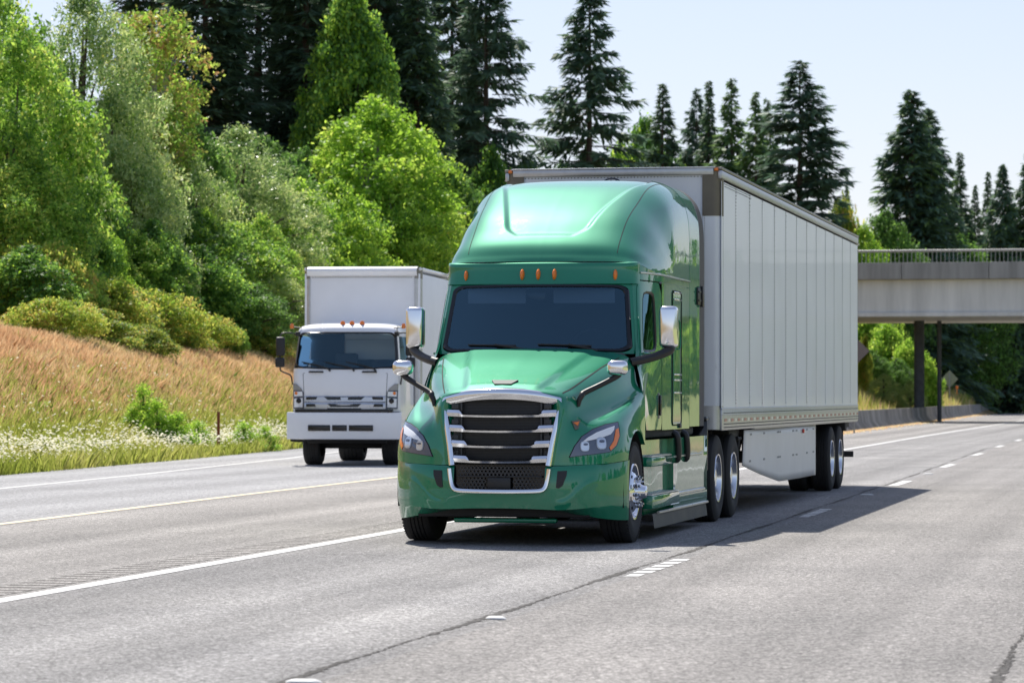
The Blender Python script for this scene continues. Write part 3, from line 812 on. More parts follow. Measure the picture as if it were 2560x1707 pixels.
# ---- grille
def gy(x, z): return -1.165 + .32 * x * x + .107 * (z - .81)
def hw(z): return np.interp(z, [.80, 1.0, 1.25, 1.44], [.475, .505, .555, .60])
# surround: sweep of a section round the opening
path = []
for z in np.linspace(.80, 1.36, 9): path.append((hw(z) + .012, z))
path += [(.592, 1.405), (.565, 1.445), (.50, 1.472), (.36, 1.500), (.18, 1.517), (0, 1.522)]
full = path + [(-a, z) for a, z in path[-2::-1]]
full = np.array(full); Pn = cr(np.array([(a, gy(a, z), z) for a, z in full]), 3)
T = np.gradient(Pn, axis=0); T /= np.linalg.norm(T, axis=1)[:, None]
rows = []
for p, t in zip(Pn, T):
    nx = np.array([-t[2], 0, t[0]]); nx /= np.linalg.norm(nx)   # points inward/outward in the face plane
    if nx.dot(np.array([p[0], 0, p[2] - 1.1])) < 0: nx = -nx
    fwd = np.array([0, -1.0, -.12]); tk = 1 + 1.0 * sstep(1.42, 1.50, p[2])
    tk = 1 + 1.1 * sstep(1.40, 1.49, p[2]); sec = [(-.036 * tk, -.03), (-.034 * tk, .006), (-.012 * tk, .026), (.020, .022), (.034, .002), (.036, -.05)]
    rows.append([p + nx * a + fwd * b for a, b in sec])
MB().grid(rows).obj('grille_surround', M['chrome'], TR, ang=50)
# horizontal chrome bars with thick ends
for zc in (1.300, 1.150, .998, .848):
    h_ = hw(zc) - .01; mb = MB(); rows = []
    xs = np.concatenate([np.linspace(-h_, -h_ + .13, 5), np.linspace(-h_ + .17, h_ - .17, 15), np.linspace(h_ - .13, h_, 5)])
    for x in xs:
        thick = sstep(h_ - .175, h_ - .135, abs(x))
        zb = zc - .030 + .012 * (x / h_) ** 2; ztp = zb + .030 + .034 * thick
        y = gy(x, zc) + .012
        rows.append([(x, y + .05, ztp), (x, y - .004, ztp), (x, y - .022, (ztp + zb) / 2 + .004), (x, y - .012, zb), (x, y + .05, zb)])
    mb.grid(rows); mb.obj('grille_bar', M['chrome'], TR, ang=40)
MB().box((0, -.975, 1.14), (.80, .03, .72), .005).obj('radiator_screen', M['mesh_grey'], TR)
fin = MB()
for k in range(46): fin.box((0, -.992, .80 + k * .0148), (.79, .006, .004))
fin.obj('radiator_fins', M['under'], TR)
for s in (1, -1):
    sd = MB()
    for k in range(5): sd.box((s * (.43 + .012 * k), -1.0 - .004 * k, 1.14), (.008, .02, .60))
    for z in (1.38, 1.225, 1.07, .92):
        sd.box((s * .47, -1.01, z), (.07, .03, .05), .004); sd.box((s * .405, -1.02, z), (.02, .02, .10), .003)
    sd.obj('grille_bracket', M['bracket'], TR)
MB().box((0, -.90, 1.10), (1.16, .06, .80)).obj('grille_cavity', M['gloss_black'], TR)
# bumper intake: honeycomb, middle bar, centre cover and chrome trim
MB().box((0, -1.045, .675), (.97, .03, .25)).obj('intake_cavity', M['gloss_black'], TR)
def hexes(z0, nrow, skip):
    mb = MB(); R = .021; dx = R * 1.85; dz = R * 1.25
    for i in range(nrow):
        for k in range(-12, 13):
            x = (k + .5 * (i % 2)) * dx
            if abs(x) > .415 or (skip and abs(x) < .15): continue
            z = z0 + i * dz * 1.25; y = -1.115 + .32 * x * x
            a = np.arange(6) * PI / 3 + PI / 6
            o = np.stack([x + R * 1.08 * np.cos(a), np.full(6, y), z + R * .88 * np.sin(a)], 1); i_ = np.stack([x + R * .80 * np.cos(a), np.full(6, y), z + R * .60 * np.sin(a)], 1)
            b_ = i_ + np.array([0, .03, 0])
            mb.grid([o, i_, b_], close=True)
    return mb
hexes(.705, 3, False).obj('upper_honeycomb', M['hex_grey'], TR, merge=1e-6)
hexes(.572, 4, True).obj('lower_honeycomb', M['hex_grey'], TR, merge=1e-6)
MB().box((0, -1.115, .618), (.235, .04, .118), .008).obj('sensor_cover', M['black'], TR)
mb = MB(); mb.box((0, -1.10, .687), (.86, .03, .018), .004); mb.box((-.03, -1.118, .688), (.03, .02, .016), .003); mb.box((.05, -1.118, .688), (.03, .02, .016), .003); mb.obj('intake_crossbar', M['black'], TR)
pth = [(.505, .765), (.497, .70), (.482, .62), (.462, .575), (.43, .553), (.36, .545), (.18, .541), (0, .540)]
pth = pth + [(-a, z) for a, z in pth[-2::-1]]
Pn = cr(np.array([(a, gy(a, .80) - .048, z) for a, z in pth]), 4); T = np.gradient(Pn, axis=0); T /= np.linalg.norm(T, axis=1)[:, None]
rows = []
for p, t in zip(Pn, T):
    nx = np.array([-t[2], 0, t[0]]); nx /= np.linalg.norm(nx)
    if nx.dot(np.array([p[0], 0, p[2] - .72])) < 0: nx = -nx
    fwd = np.array([0, -1.0, 0])
    rows.append([p + nx * a + fwd * b for a, b in [(-.022, -.03), (-.02, .005), (-.005, .016), (.016, .012), (.022, 0), (.024, -.04)]])
MB().grid(rows).obj('intake_trim', M['chrome'], TR, ang=50)

# ---- cab sides (driver + passenger) as one function x(y, z)
ZL = [1.12, 1.35, 1.6, 1.85, 2.0, 2.3, 2.62, 2.78]
P0 = [(1.19, .47), (1.188, .47), (1.15, .50), (1.075, .60), (1.045, .74), (1.01, .845), (.975, .955), (.97, 1.0)]
P1 = [(1.185, .62), (1.178, .62), (1.15, .66), (1.112, .72), (1.092, .82), (1.065, .935), (1.035, 1.05), (1.035, 1.12)]
P2 = [(1.17, .85), (1.163, .85), (1.146, .9), (1.13, .95), (1.12, 1.03), (1.10, 1.15), (1.082, 1.27), (1.08, 1.33)]
P3 = [(1.155, 1.35), (1.152, 1.35), (1.147, 1.37), (1.143, 1.4), (1.14, 1.45), (1.133, 1.52), (1.126, 1.62), (1.125, 1.66)]
P4 = [(1.15, 1.9)] * 8; P5 = [(1.15, 2.5)] * 8; P6 = [(1.15, 3.1)] * 8; P7 = [(1.15, 3.73)] * 8
LV = np.array([P0, P1, P2, P3, P4, P5, P6, P7]).transpose(1, 0, 2)   # z, along, (x,y)
LVd = cr(LV.transpose(1, 0, 2), 8).transpose(1, 0, 2)                   # denser along
zd = cr(np.array(ZL)[:, None], 6)[:, 0]; LVd = cr(LVd, 6)
def sx(y, z):
    k = np.clip(np.interp(z, zd, np.arange(len(zd))), 0, len(zd) - 1); i = int(min(k, len(zd) - 2)); f = k - i
    row = LVd[i] * (1 - f) + LVd[i + 1] * f
    return float(np.interp(y, row[:, 1], row[:, 0]))
def sy0(z):
    k = np.clip(np.interp(z, zd, np.arange(len(zd))), 0, len(zd) - 1); i = int(min(k, len(zd) - 2)); f = k - i
    row = LVd[i] * (1 - f) + LVd[i + 1] * f
    return float(row[0, 1])
def sidepatch(mb, y0f, y1f, z0, z1, off=0.0, ny=14, nz=20, mi=0):
    rows = []
    for z in np.linspace(z0, z1, nz):
        a, b = y0f(z), y1f(z); rows.append([(sx(y, z) + off, y, z) for y in np.linspace(a, b, ny)])
    return mb.grid(rows, mi)
doorf = lambda z: float(np.interp(z, [1.12, 1.45, 1.62, 1.95, 2.3, 2.62, 2.70], [.50, .51, .60, .765, .89, 1.01, 1.06]))
doorr = lambda z: 1.80
winq = [(.87, 1.965), (.93, 2.15), (1.0, 2.34), (1.075, 2.50), (1.13, 2.565), (1.22, 2.585), (1.40, 2.585), (1.47, 2.56), (1.49, 2.50), (1.49, 2.10), (1.48, 2.02), (1.44, 1.975), (1.36, 1.955), (1.1, 1.945), (.92, 1.945)]
wq = []
for i, p in enumerate(winq):
    q = winq[(i + 1) % len(winq)]
    for k in range(4): wq.append((p[0] + (q[0] - p[0]) * k / 4, p[1] + (q[1] - p[1]) * k / 4))
wc = np.mean(wq, 0)
def side_pt(y, z, off=0): return (sx(y, z) + off, y, z)
def doorbound(k):   # map window outline point to door outline
    out = []
    for p in wq:
        d = np.array(p) - wc; d /= np.linalg.norm(d); t = .05
        while True:
            y, z = wc + d * t
            if not (doorf(z) < y < 1.79 and 1.13 < z < 2.69): break
            t += .004
        out.append((y, z))
    return out
db = doorbound(0)
for s in (1, -1):
    d = MB(); rows = []
    for k in np.linspace(0, 1, 22):
        rows.append([side_pt(*(np.array(a) * (1 - k) + np.array(b) * k), 0) for a, b in zip(wq, db)])
    d.grid(rows, close=True)
    inn = [side_pt(a, b, -.03) for a, b in wq]; d.grid([inn, rows[0]], close=True)
    edge = [(x - .03, y, z) for x, y, z in rows[-1]]; d.grid([rows[-1], edge], close=True)
    if s < 0: d.mirror(only=True)
    DO = d.obj('door', M['green'], TR, ang=40)
    g = MB(); g.grid([[side_pt(*(wc + (np.array(a) - wc) * k), -.014) for a in wq] for k in (1.0, .66, .33, .02)], close=True)
    if s < 0: g.mirror(only=True)
    g.obj('door_window', M['side_glass'], DO)
    g = MB(); g.grid([[side_pt(*(wc + (np.array(a) - wc) * k), o) for a in wq] for k, o in ((.93, -.012), (.95, -.002), (1.005, .004), (1.015, -.004))], close=True)
    if s < 0: g.mirror(only=True)
    g.obj('window_seal', M['black'], DO)
    h = MB().box((1.150, 1.585, 1.38), (.012, .085, .27), .005); h.box((1.166, 1.60, 1.385), (.022, .035, .22), .009)
    if s < 0: h.mirror(only=True)
    h.obj('door_handle', M['gloss_black'], DO)
    # sill trim under the window
    h = MB().tube([side_pt(y, 1.925 - .02 * (y - .9), .012) for y in np.linspace(.80, 1.5, 10)], .014, 6)
    if s < 0: h.mirror(only=True)
    h.obj('sill_trim', M['green'], DO)
# dark jambs behind the gaps
# cab skin: A pillar strip ahead of the door, B pillar / sleeper behind it, band above it
cab = MB()
sidepatch(cab, lambda z: sy0(z), lambda z: doorf(z) - .014, 1.12, 2.70, 0, 6, 30)
sidepatch(cab, lambda z: 1.814, lambda z: 3.72, 1.12, 2.70, 0, 30, 14)
sidepatch(cab, lambda z: sy0(z), lambda z: 3.72, 2.704, 2.775, 0, 44, 4)
jam = MB(); rows = []
for z in np.linspace(1.125, 2.71, 20): rows.append([(sx(doorf(z), z) - .03, doorf(z) - .03, z), (sx(doorf(z), z) - .03, doorf(z) + .05, z)])
jam.grid(rows); jam.grid([[(1.115, 1.77, z), (1.115, 1.85, z)] for z in np.linspace(1.125, 2.71, 10)]); jam.grid([[(sx(y, 2.7) - .03, y, 2.68), (sx(y, 2.7) - .03, y, 2.72)] for y in np.linspace(1.0, 1.82, 10)])
jam.grid([[(sx(y, 1.12) - .05, y, 1.05), (sx(y, 1.12) - .03, y, 1.14)] for y in np.linspace(.45, 3.72, 10)])
jam.obj('door_jamb', M['seam'], TR); jam.mirror(only=True); jam.obj('door_jamb', M['seam'], TR)
# windscreen surface: u across, v up
def WS(u, v):
    xb = .99 + (.915 - .99) * v; u2 = u * u
    y = (.50 + .215 * u2) * (1 - v) + (.755 + .175 * u2) * v; z = 1.955 + (2.625 - 1.955) * v + .006 * (1 - u2)
    return np.array((xb * u, y, z))
def WSq(o): return lambda a, b: WS(a, (b + 1) / 2) + np.array([0, -o, o * .4])
wo = rrect(9, .13, .20)
MB().patch(WSq(.004), wo, [0, .25, .5, .75, 1.0]).obj('windshield', M['glass'], TR)
def sc(o, a, b): return [(u * a, v * b) for u, v in o]
MB().grid([[WSq(k)(*q) for q in o] for o, k in ((sc(wo, .975, .955), .004), (sc(wo, .985, .97), .014), (sc(wo, 1.018, 1.035), .016), (sc(wo, 1.03, 1.06), .002))], close=True).obj('windshield_seal', M['gloss_black'], TR)
rect = to_rect(wo, 1.065, 1.10)
fr = MB().grid([[WSq(0)(*(np.array(a) * (1 - k) + np.array(b) * k)) for a, b in zip(sc(wo, 1.025, 1.05), rect)] for k in (0, .33, .66, 1)], close=True)
cab.add(fr.v, fr.f)
# brow above the windscreen up to the ridge
br = []
for z, y0, k, hwid in ((2.658, .765, .175, .972), (2.72, .79, .165, .972), (2.80, .815, .15, .972), (2.85, .825, .14, .975), (2.878, .842, .14, .978), (2.89, .875, .14, .972)):
    br.append([(hwid * u, y0 + k * u * u, z) for u in np.linspace(0, 1, 16)])
brd = cr(np.array(br), 4)
cab.grid(brd)
# brow corner round to the side
ends = brd[:, -1]; side = [(sx(sy0(z) + .10, z), sy0(z) + .10, z) for z in np.clip(ends[:, 2], 2.6, 2.775)]
side = np.array(side); side[:, 2] = ends[:, 2]; mid = (ends + side) / 2 + np.array([.012, -.012, 0])
cab.grid([ends, mid, side])
rside = [(.955, 1.02, 2.88), (1.03, 1.13, 2.86), (1.08, 1.30, 2.83), (1.11, 1.5, 2.805), (1.12, 1.6, 2.795), (1.125, 1.66, 2.785)]
cab.grid([[(sx(max(y, sy0(2.77) + .02), 2.774), max(y, sy0(2.77) + .02), 2.773) for x, y, z in rside], rside])
cab.mirror()
cab.obj('cab', M['green'], TR, ang=42)
# ---- roof fairing: cross-sections from ridge to tail
def sec(y, z_, off=0.0):
    xs = [0, .25, .5, .72, .87, .99, 1.08, 1.13, 1.147, 1.15, 1.15]; dz = [0, -.002, -.008, -.025, -.07, -.15, -.27, -.44, -.62, 0, 0]
    of = np.array([0, 0, .01, .03, .06, .10, .14, .18, .2, .22, .22]) * off
    zz = [z_ + q for q in dz]; zz[9] = (zz[8] + 2.785) / 2; zz[10] = 2.785
    return [(a, y + o, b) for a, o, b in zip(xs, of, zz)]
RS = [
 [(0, .862, 2.895), (.25, .866, 2.895), (.5, .885, 2.894), (.72, .925, 2.893), (.86, .965, 2.89), (.955, 1.02, 2.88), (1.03, 1.13, 2.86), (1.08, 1.30, 2.83), (1.11, 1.5, 2.805), (1.12, 1.6, 2.795), (1.125, 1.66, 2.785)],
 [(0, .90, 2.955), (.25, .905, 2.955), (.5, .925, 2.95), (.72, .965, 2.945), (.86, 1.01, 2.935), (.96, 1.08, 2.915), (1.035, 1.2, 2.885), (1.09, 1.4, 2.85), (1.12, 1.62, 2.82), (1.13, 1.74, 2.80), (1.135, 1.78, 2.785)],
 [(0, 1.0, 3.085), (.25, 1.005, 3.085), (.5, 1.025, 3.08), (.72, 1.07, 3.07), (.86, 1.12, 3.045), (.97, 1.2, 3.0), (1.05, 1.34, 2.945), (1.10, 1.54, 2.885), (1.13, 1.76, 2.835), (1.138, 1.88, 2.805), (1.14, 1.92, 2.785)],
 [(0, 1.2, 3.235), (.25, 1.205, 3.235), (.5, 1.225, 3.23), (.72, 1.27, 3.215), (.87, 1.33, 3.175), (.985, 1.43, 3.10), (1.065, 1.58, 3.01), (1.115, 1.78, 2.925), (1.14, 1.95, 2.86), (1.145, 2.06, 2.815), (1.146, 2.10, 2.785)],
 [(0, 1.5, 3.43), (.25, 1.505, 3.43), (.5, 1.525, 3.425), (.72, 1.565, 3.405), (.87, 1.63, 3.355), (.995, 1.73, 3.26), (1.08, 1.88, 3.13), (1.125, 2.06, 3.0), (1.145, 2.2, 2.90), (1.15, 2.3, 2.83), (1.15, 2.34, 2.785)],
 [(0, 1.9, 3.615), (.25, 1.905, 3.613), (.5, 1.92, 3.607), (.72, 1.955, 3.585), (.87, 2.01, 3.53), (.995, 2.1, 3.42), (1.08, 2.22, 3.27), (1.13, 2.37, 3.10), (1.147, 2.48, 2.96), (1.15, 2.56, 2.85), (1.15, 2.60, 2.785)],
 sec(2.45, 3.805, 1.0), sec(3.05, 3.91, .4), sec(3.715, 3.945)]
RG = cr2(np.array(RS), 14, 13)
x, y, z = np.abs(RG[..., 0]), RG[..., 1], RG[..., 2]
ed = .40 + .235 * np.clip(y - 1.1, 0, 1.7)                              # outline of the sunken panel
ins = sstep(ed + .03, ed - .035, x + .10 * np.exp(-((y - 1.12) / .10) ** 2)) * sstep(1.10, 1.21, y)
RG[..., 1] += .020 * ins; RG[..., 2] -= .022 * ins
rf = MB().grid(RG)
rf.mirror().obj('roof_fairing', M['green'], TR, ang=45)
ROOFBVH = MB().grid(RG).bvh()
def onroof(x, y, off=.003):
    h, nrm, i, t = ROOFBVH.ray_cast(Vector((x, y, 6)), Vector((0, 0, -1)))
    return np.array((h.x, h.y, h.z)) + np.array(nrm if nrm.z > 0 else -nrm) * off
# thin moulding along the roof seam, and the long seams running up the fairing
mo = MB(); mo.tube([(sx(y, 2.775) + .006, y, 2.780) for y in np.linspace(1.1, 3.72, 30)], .011, 6); mo.mirror().obj('roof_moulding', M['chrome_satin'], TR)
sm = MB(); pline(sm, [(.80, 1.02, 0), (.81, 1.5, 0), (.85, 2.2, 0), (.875, 3.0, 0), (.88, 3.6, 0)], .006, onroof); sm.mirror().obj('fairing_seam', M['seam'], TR)
# backing so gaps stay dark
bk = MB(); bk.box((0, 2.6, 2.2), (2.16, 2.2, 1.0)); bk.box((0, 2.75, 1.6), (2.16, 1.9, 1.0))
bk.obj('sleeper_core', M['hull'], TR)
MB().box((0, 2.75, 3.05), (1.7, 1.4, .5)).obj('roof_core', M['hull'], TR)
# ---- side extenders behind the sleeper
def exsec(y, w=1.15):
    q = sec(y, 3.95); q = [(a * w / 1.15, b, c) for a, b, c in q[3:]]
    return q + [(w, y, 2.4), (w, y, 1.8), (w, y, 1.14)]
for s in (1, -1):
    e = MB(); E_ = cr2(np.array([exsec(3.735), exsec(3.95, 1.155), exsec(4.2, 1.16), exsec(4.40, 1.165)]), 3, 4); e.grid(E_)
    ed0 = E_[0].copy(); ed1 = ed0 * np.array([.97, 1, 1]); e.grid([ed0, ed1])
    if s < 0: e.mirror(only=True)
    X_ = e.obj('side_extender', M['green'], TR, ang=45)
    r_ = MB(); q0 = cr(np.array(exsec(4.40, 1.167)), 4); q1 = cr(np.array(exsec(4.70, 1.172)), 4); q2 = q1 * np.array([.975, 1, 1])
    r_.grid([q0, q1, q2])
    if s < 0: r_.mirror(only=True)
    r_.obj('rubber_edge', M['grey_rubber'], X_, ang=45)
    l_ = MB(); l_.box((1.168, 4.36, 2.63), (.03, .34, .20), .01); l_.box((1.19, 4.46, 2.63), (.03, .10, .24), .01); l_.box((1.185, 4.28, 2.68), (.02, .16, .02), .004); l_.box((1.185, 4.28, 2.58), (.02, .16, .02), .004)
    if s < 0: l_.mirror(only=True)
    l_.obj('extender_latch', M['black'], X_)
    # sleeper hatch panel with its outline and grab handle
    h = MB(); Q = [(2.80 + .30 * u, 1.90 + .72 * v) for u, v in rrect(5, .22, .08)]
    h.grid([[(sx(*q) + o, *(np.array(q) if k == 1 else np.array([2.80, 1.90]) + (np.array(q) - np.array([2.80, 1.90])) * k)) for q in Q] for k, o in ((1.0, .0), (1.0, .004), (.97, .006), (.6, .008), (.02, .008))], close=True)
    if s < 0: h.mirror(only=True)
    HT = h.obj('sleeper_hatch', M['green'], TR, ang=40)
    h = MB()
    ring = [(1.153, q[0], q[1]) for q in [(2.80 + .315 * u, 1.90 + .735 * v) for u, v in rrect(5, .22, .08)]]
    h.tube(ring + [ring[0]], .008, 6, caps=False)
    if s < 0: h.mirror(only=True)
    h.obj('hatch_seal', M['seam'], HT)
    for zz, mt in ((2.62, 'chrome'), (2.545, 'chrome'), (1.72, 'chrome'), (1.66, 'chrome'), (1.52, 'chrome')):
        h = MB().box((1.166, 2.80, zz), (.012, .50, .018), .004)
        if s < 0: h.mirror(only=True)
        h.obj('hatch_trim', M[mt], HT)
    h = MB().tube([(1.158, 2.78, 2.32), (1.185, 2.80, 2.30), (1.187, 2.84, 2.16), (1.185, 2.82, 2.02), (1.158, 2.80, 2.0)], .010, 6, smooth=3)
    if s < 0: h.mirror(only=True)
    h.obj('grab_handle', M['green'], HT)
    h = MB().box((1.156, 3.0, 1.155), (.03, .12, .05), .01)
    if s < 0: h.mirror(only=True)
    h.obj('hatch_latch', M['black'], HT)
# ---- marker lights on the brow
for x, y_, z_ in ((-.80, .915, 2.748), (-.172, .800, 2.752), (0, .797, 2.752), (.172, .800, 2.752), (.80, .915, 2.748)):
    mb = MB(); rows = []
    for k, (s_, d) in enumerate(((1.0, 0.02), (1.0, .0), (.8, -.03), (.4, -.045), (.02, -.048))):
        th = np.arange(16) * 2 * PI / 16
        rows.append(np.stack([x + .024 * s_ * np.cos(th), np.full(16, y_ + d + .004), z_ + .062 * s_ * np.sin(th)], 1))
    mb.grid(rows, close=True); mb.obj('marker_light', M['amber'], TR)
# ---- wipers
for x0, x1, xp in ((-.72, -.18, -.30), (.06, .62, .42)):
    mb = MB()
    P = [WS(np.interp(t, [0, 1], [x0, x1]), .085 - .02 * t) + np.array([0, -.025, 0]) for t in np.linspace(0, 1, 8)]
    mb.tube(P, .009, 6); a = P[4]; b = WS(xp + .26, -.015) + np.array([0, -.03, 0]); mb.tube([a + np.array([0, -.015, .005]), (a + b) / 2 + np.array([0, -.02, .01]), b], [.012, .015, .018], 6)
    mb.obj('wiper', M['black'], TR)
# ---- interior seen through the glass
it = MB(); it.box((0, .88, 1.90), (1.9, .55, .06), .03); it.box((0, 1.98, 2.1), (2.1, .05, 1.3)); it.box((0, 1.4, 1.45), (2.1, 1.2, .05))
for s in (1, -1): it.box((s * .5, 1.62, 1.75), (.5, .16, .75), .06); it.box((s * .5, 1.60, 2.2), (.28, .12, .22), .04)
it.box((0, 1.52, 2.70), (1.8, 1.0, .03)); it.obj('cab_interior', M['seat'], TR)
vs = MB()
vs.box((-.46, .96, 2.53), (.66, .02, .15), .01); vs.box((.46, .96, 2.53), (.66, .02, .15), .01); vs.obj('sun_visor', M['shade'], TR)
MB().box((-.05, .93, 2.52), (.22, .05, .16), .02).obj('dash_camera_console', M['gloss_black'], TR)
sw = MB(); a = np.arange(25) * 2 * PI / 24; sw.tube([(.5 + .22 * math.cos(q), 1.15 + .1 * math.sin(q), 1.98 + .2 * math.sin(q)) for q in a], .016, 6, caps=False); sw.obj('steering_wheel', M['black'], TR)
# ---- mirrors
for s in (1, -1):
    mr = MB().box((1.36, .955, 2.205), (.188, .16, .435), .042, seg=4)
    if s < 0: mr.mirror(only=True)
    MR = mr.obj('door_mirror', M['chrome'], TR, ang=50)
    gl = MB().box((1.36, 1.055, 2.205), (.15, .012, .37), .004)
    if s < 0: gl.mirror(only=True)
    gl.obj('mirror_glass', M['chrome'], MR)
    ar = MB().tube([(1.37, .97, 2.04), (1.375, .95, 1.975), (1.33, .88, 1.935), (1.22, .75, 1.885), (1.10, .62, 1.85), (1.02, .56, 1.83)], [.05, .052, .048, .045, .046, .048], 10, smooth=4)
    if s < 0: ar.mirror(only=True)
    ar.obj('mirror_arm', M['black'], MR, ang=50)
    # convex hood mirror
    hm = MB().box((1.10, -.64, 1.765), (.205, .13, .15), .052, seg=5)
    if s < 0: hm.mirror(only=True)
    HM = hm.obj('hood_mirror', M['chrome'], TR, ang=60)
    p0 = onhood((.742, -.80, 1.40), (-1, .15, 0), .005); p1 = onhood((.75, -.72, 1.47), (-1, .15, 0), .02)
    ar = MB().tube([(1.12, -.60, 1.72), (1.09, -.62, 1.68), (.95, -.68, 1.60), (p1[0] + .03, -.76, 1.515), (p1[0] + .012, -.79, 1.49), (p0[0] + .01, -.80, 1.44), (p0[0], -.80, 1.38)], [.03, .03, .028, .030, .030, .026, .02], 10, smooth=4)
    if s < 0: ar.mirror(only=True)
    ar.obj('mirror_arm', M['black'], HM, ang=50)
# ---- chassis fairings with steps
ff = lambda z: float(np.interp(z, [.22, .42, .8, 1.0], [.70, .66, .62, .50]))
for s in (1, -1):
    f = MB()
    X1 = lambda y, z: 1.20 + .02 * sstep(.6, 1.4, y) - .05 * sstep(.30, .16, z)
    rows = [[(X1(y, z), y, z) for y in np.linspace(2.15, 4.62, 10)] for z in (.25, .30, .40, .60, .80, 1.03)]; f.grid(rows)
    rows = [[(X1(y, z) - .09 * sstep(.6, .9, z) * 0 - .06, y, z) for y in np.linspace(ff(z), 2.15, 10)] for z in (.25, .40, .55, .80, 1.03)]; f.grid(rows)
    f.grid([[(1.14, 2.15, z), (1.22, 2.15, z)] for z in (.25, .6, 1.03)]); f.grid([[(1.22, 4.62, z), (.9, 4.66, z)] for z in (.25, .6, 1.03)])
    f.grid([[(ff(z) * 0 + 1.14, ff(z), z), (.95, ff(z) + .0, z)] for z in (.25, .42, .8, 1.03)])
    f.grid([[(1.22, y, 1.03), (.95, y, 1.03)] for y in np.linspace(.5, 4.62, 6)])
    if s < 0: f.mirror(only=True)
    FA = f.obj('chassis_fairing', M['green'], TR, ang=30)
    for (y0, y1, zc, xo) in ((.68, 2.05, .80, 1.23), (.60, 2.40, .385, 1.25)):
        st = MB().box((xo - .10, (y0 + y1) / 2, zc), (.20, y1 - y0, .10 if zc > .5 else .14), .018)
        if s < 0: st.mirror(only=True)
        ST = st.obj('step', M['green'], FA, ang=35)
        tr = MB(); tr.box((xo - .09, (y0 + y1) / 2, zc + (.055 if zc > .5 else .075)), (.17, y1 - y0 - .06, .012), .004)
        for k in range(int((y1 - y0) / .06) - 1): tr.box((xo - .09, y0 + .06 + k * .06, zc + (.064 if zc > .5 else .084)), (.16, .02, .008))
        if s < 0: tr.mirror(only=True)
        tr.obj('step_tread', M['chrome_satin'], ST)
    for y_ in (2.32, 2.95):
        b = MB().tube([(1.19, y_ - .03, 1.09), (1.235, y_ - .03, 1.05), (1.242, y_, .90), (1.235, y_ + .01, .80), (1.20, y_ + .01, .785)], [.035, .038, .042, .038, .03], 8, smooth=3)
        if s < 0: b.mirror(only=True)
        b.obj('tank_strap', M['black'], FA, ang=50)
    b = MB(); b.tube([(1.226, y, .83) for y in (2.2, 3.0, 4.2)], .012, 6); b.tube([(1.232, y, .425) for y in np.linspace(2.3, 4.3, 4)], .020, 6); b.tube([(1.225, y, .265) for y in np.linspace(1.1, 4.62, 5)], .016, 6)
    if s < 0: b.mirror(only=True)
    b.obj('fairing_moulding', M['chrome_satin'], FA)
    sk = MB(); sk.grid([[(1.215, y, .26), (1.225, y, .19), (1.235, y, .11)] for y in np.linspace(.80, 4.55, 14)])
    if s < 0: sk.mirror(only=True)
    sk.obj('rubber_skirt', M['skirt_rubber'], FA)
    k = MB(); k.box((1.0, 2.6, 1.09), (.22, 3.4, .10), .03)
    if s < 0: k.mirror(only=True)
    k.obj('sill_channel', M['under'], FA)
    # wheel-arch liner
    al = MB(); th = np.linspace(-.25, PI + .3, 18)
    al.grid([[(x, -.615 * math.cos(a), .52 + .605 * math.sin(a)) for a in th] for x in (.55, 1.16)]); al.grid([[(.56, -.615 * math.cos(a) * k_, .52 + .605 * math.sin(a) * k_) for a in th] for k_ in (1, .05)])
    if s < 0: al.mirror(only=True)
    al.obj('wheel_arch_liner', M['under'], TR)
    qf = MB(); qf.box((1.0, 4.82, .92), (.40, .05, .62), .02); qf.box((1.0, 4.86, 1.22), (.40, .22, .05), .02)
    if s < 0: qf.mirror(only=True)
    qf.obj('quarter_fender', M['gloss_black'], TR)
ch = MB()
for s in (1, -1): ch.box((s * .42, 3.2, .92), (.10, 8.4, .26)); ch.box((s * .80, 2.4, .62), (.55, 3.6, .55), .08)
ch.box((0, 0, .48), (1.9, .16, .16), .03); ch.box((0, .2, .62), (1.2, 1.2, .5)); ch.box((0, 5.53, .52), (1.9, .22, .24), .05); ch.box((0, 6.86, .52), (1.9, .22, .24), .05)
ch.box((0, 6.1, 1.08), (.95, 1.1, .08), .02); ch.box((0, -.35, .40), (1.3, .5, .14), .02)
ch.obj('chassis_frame', M['under'], TR)
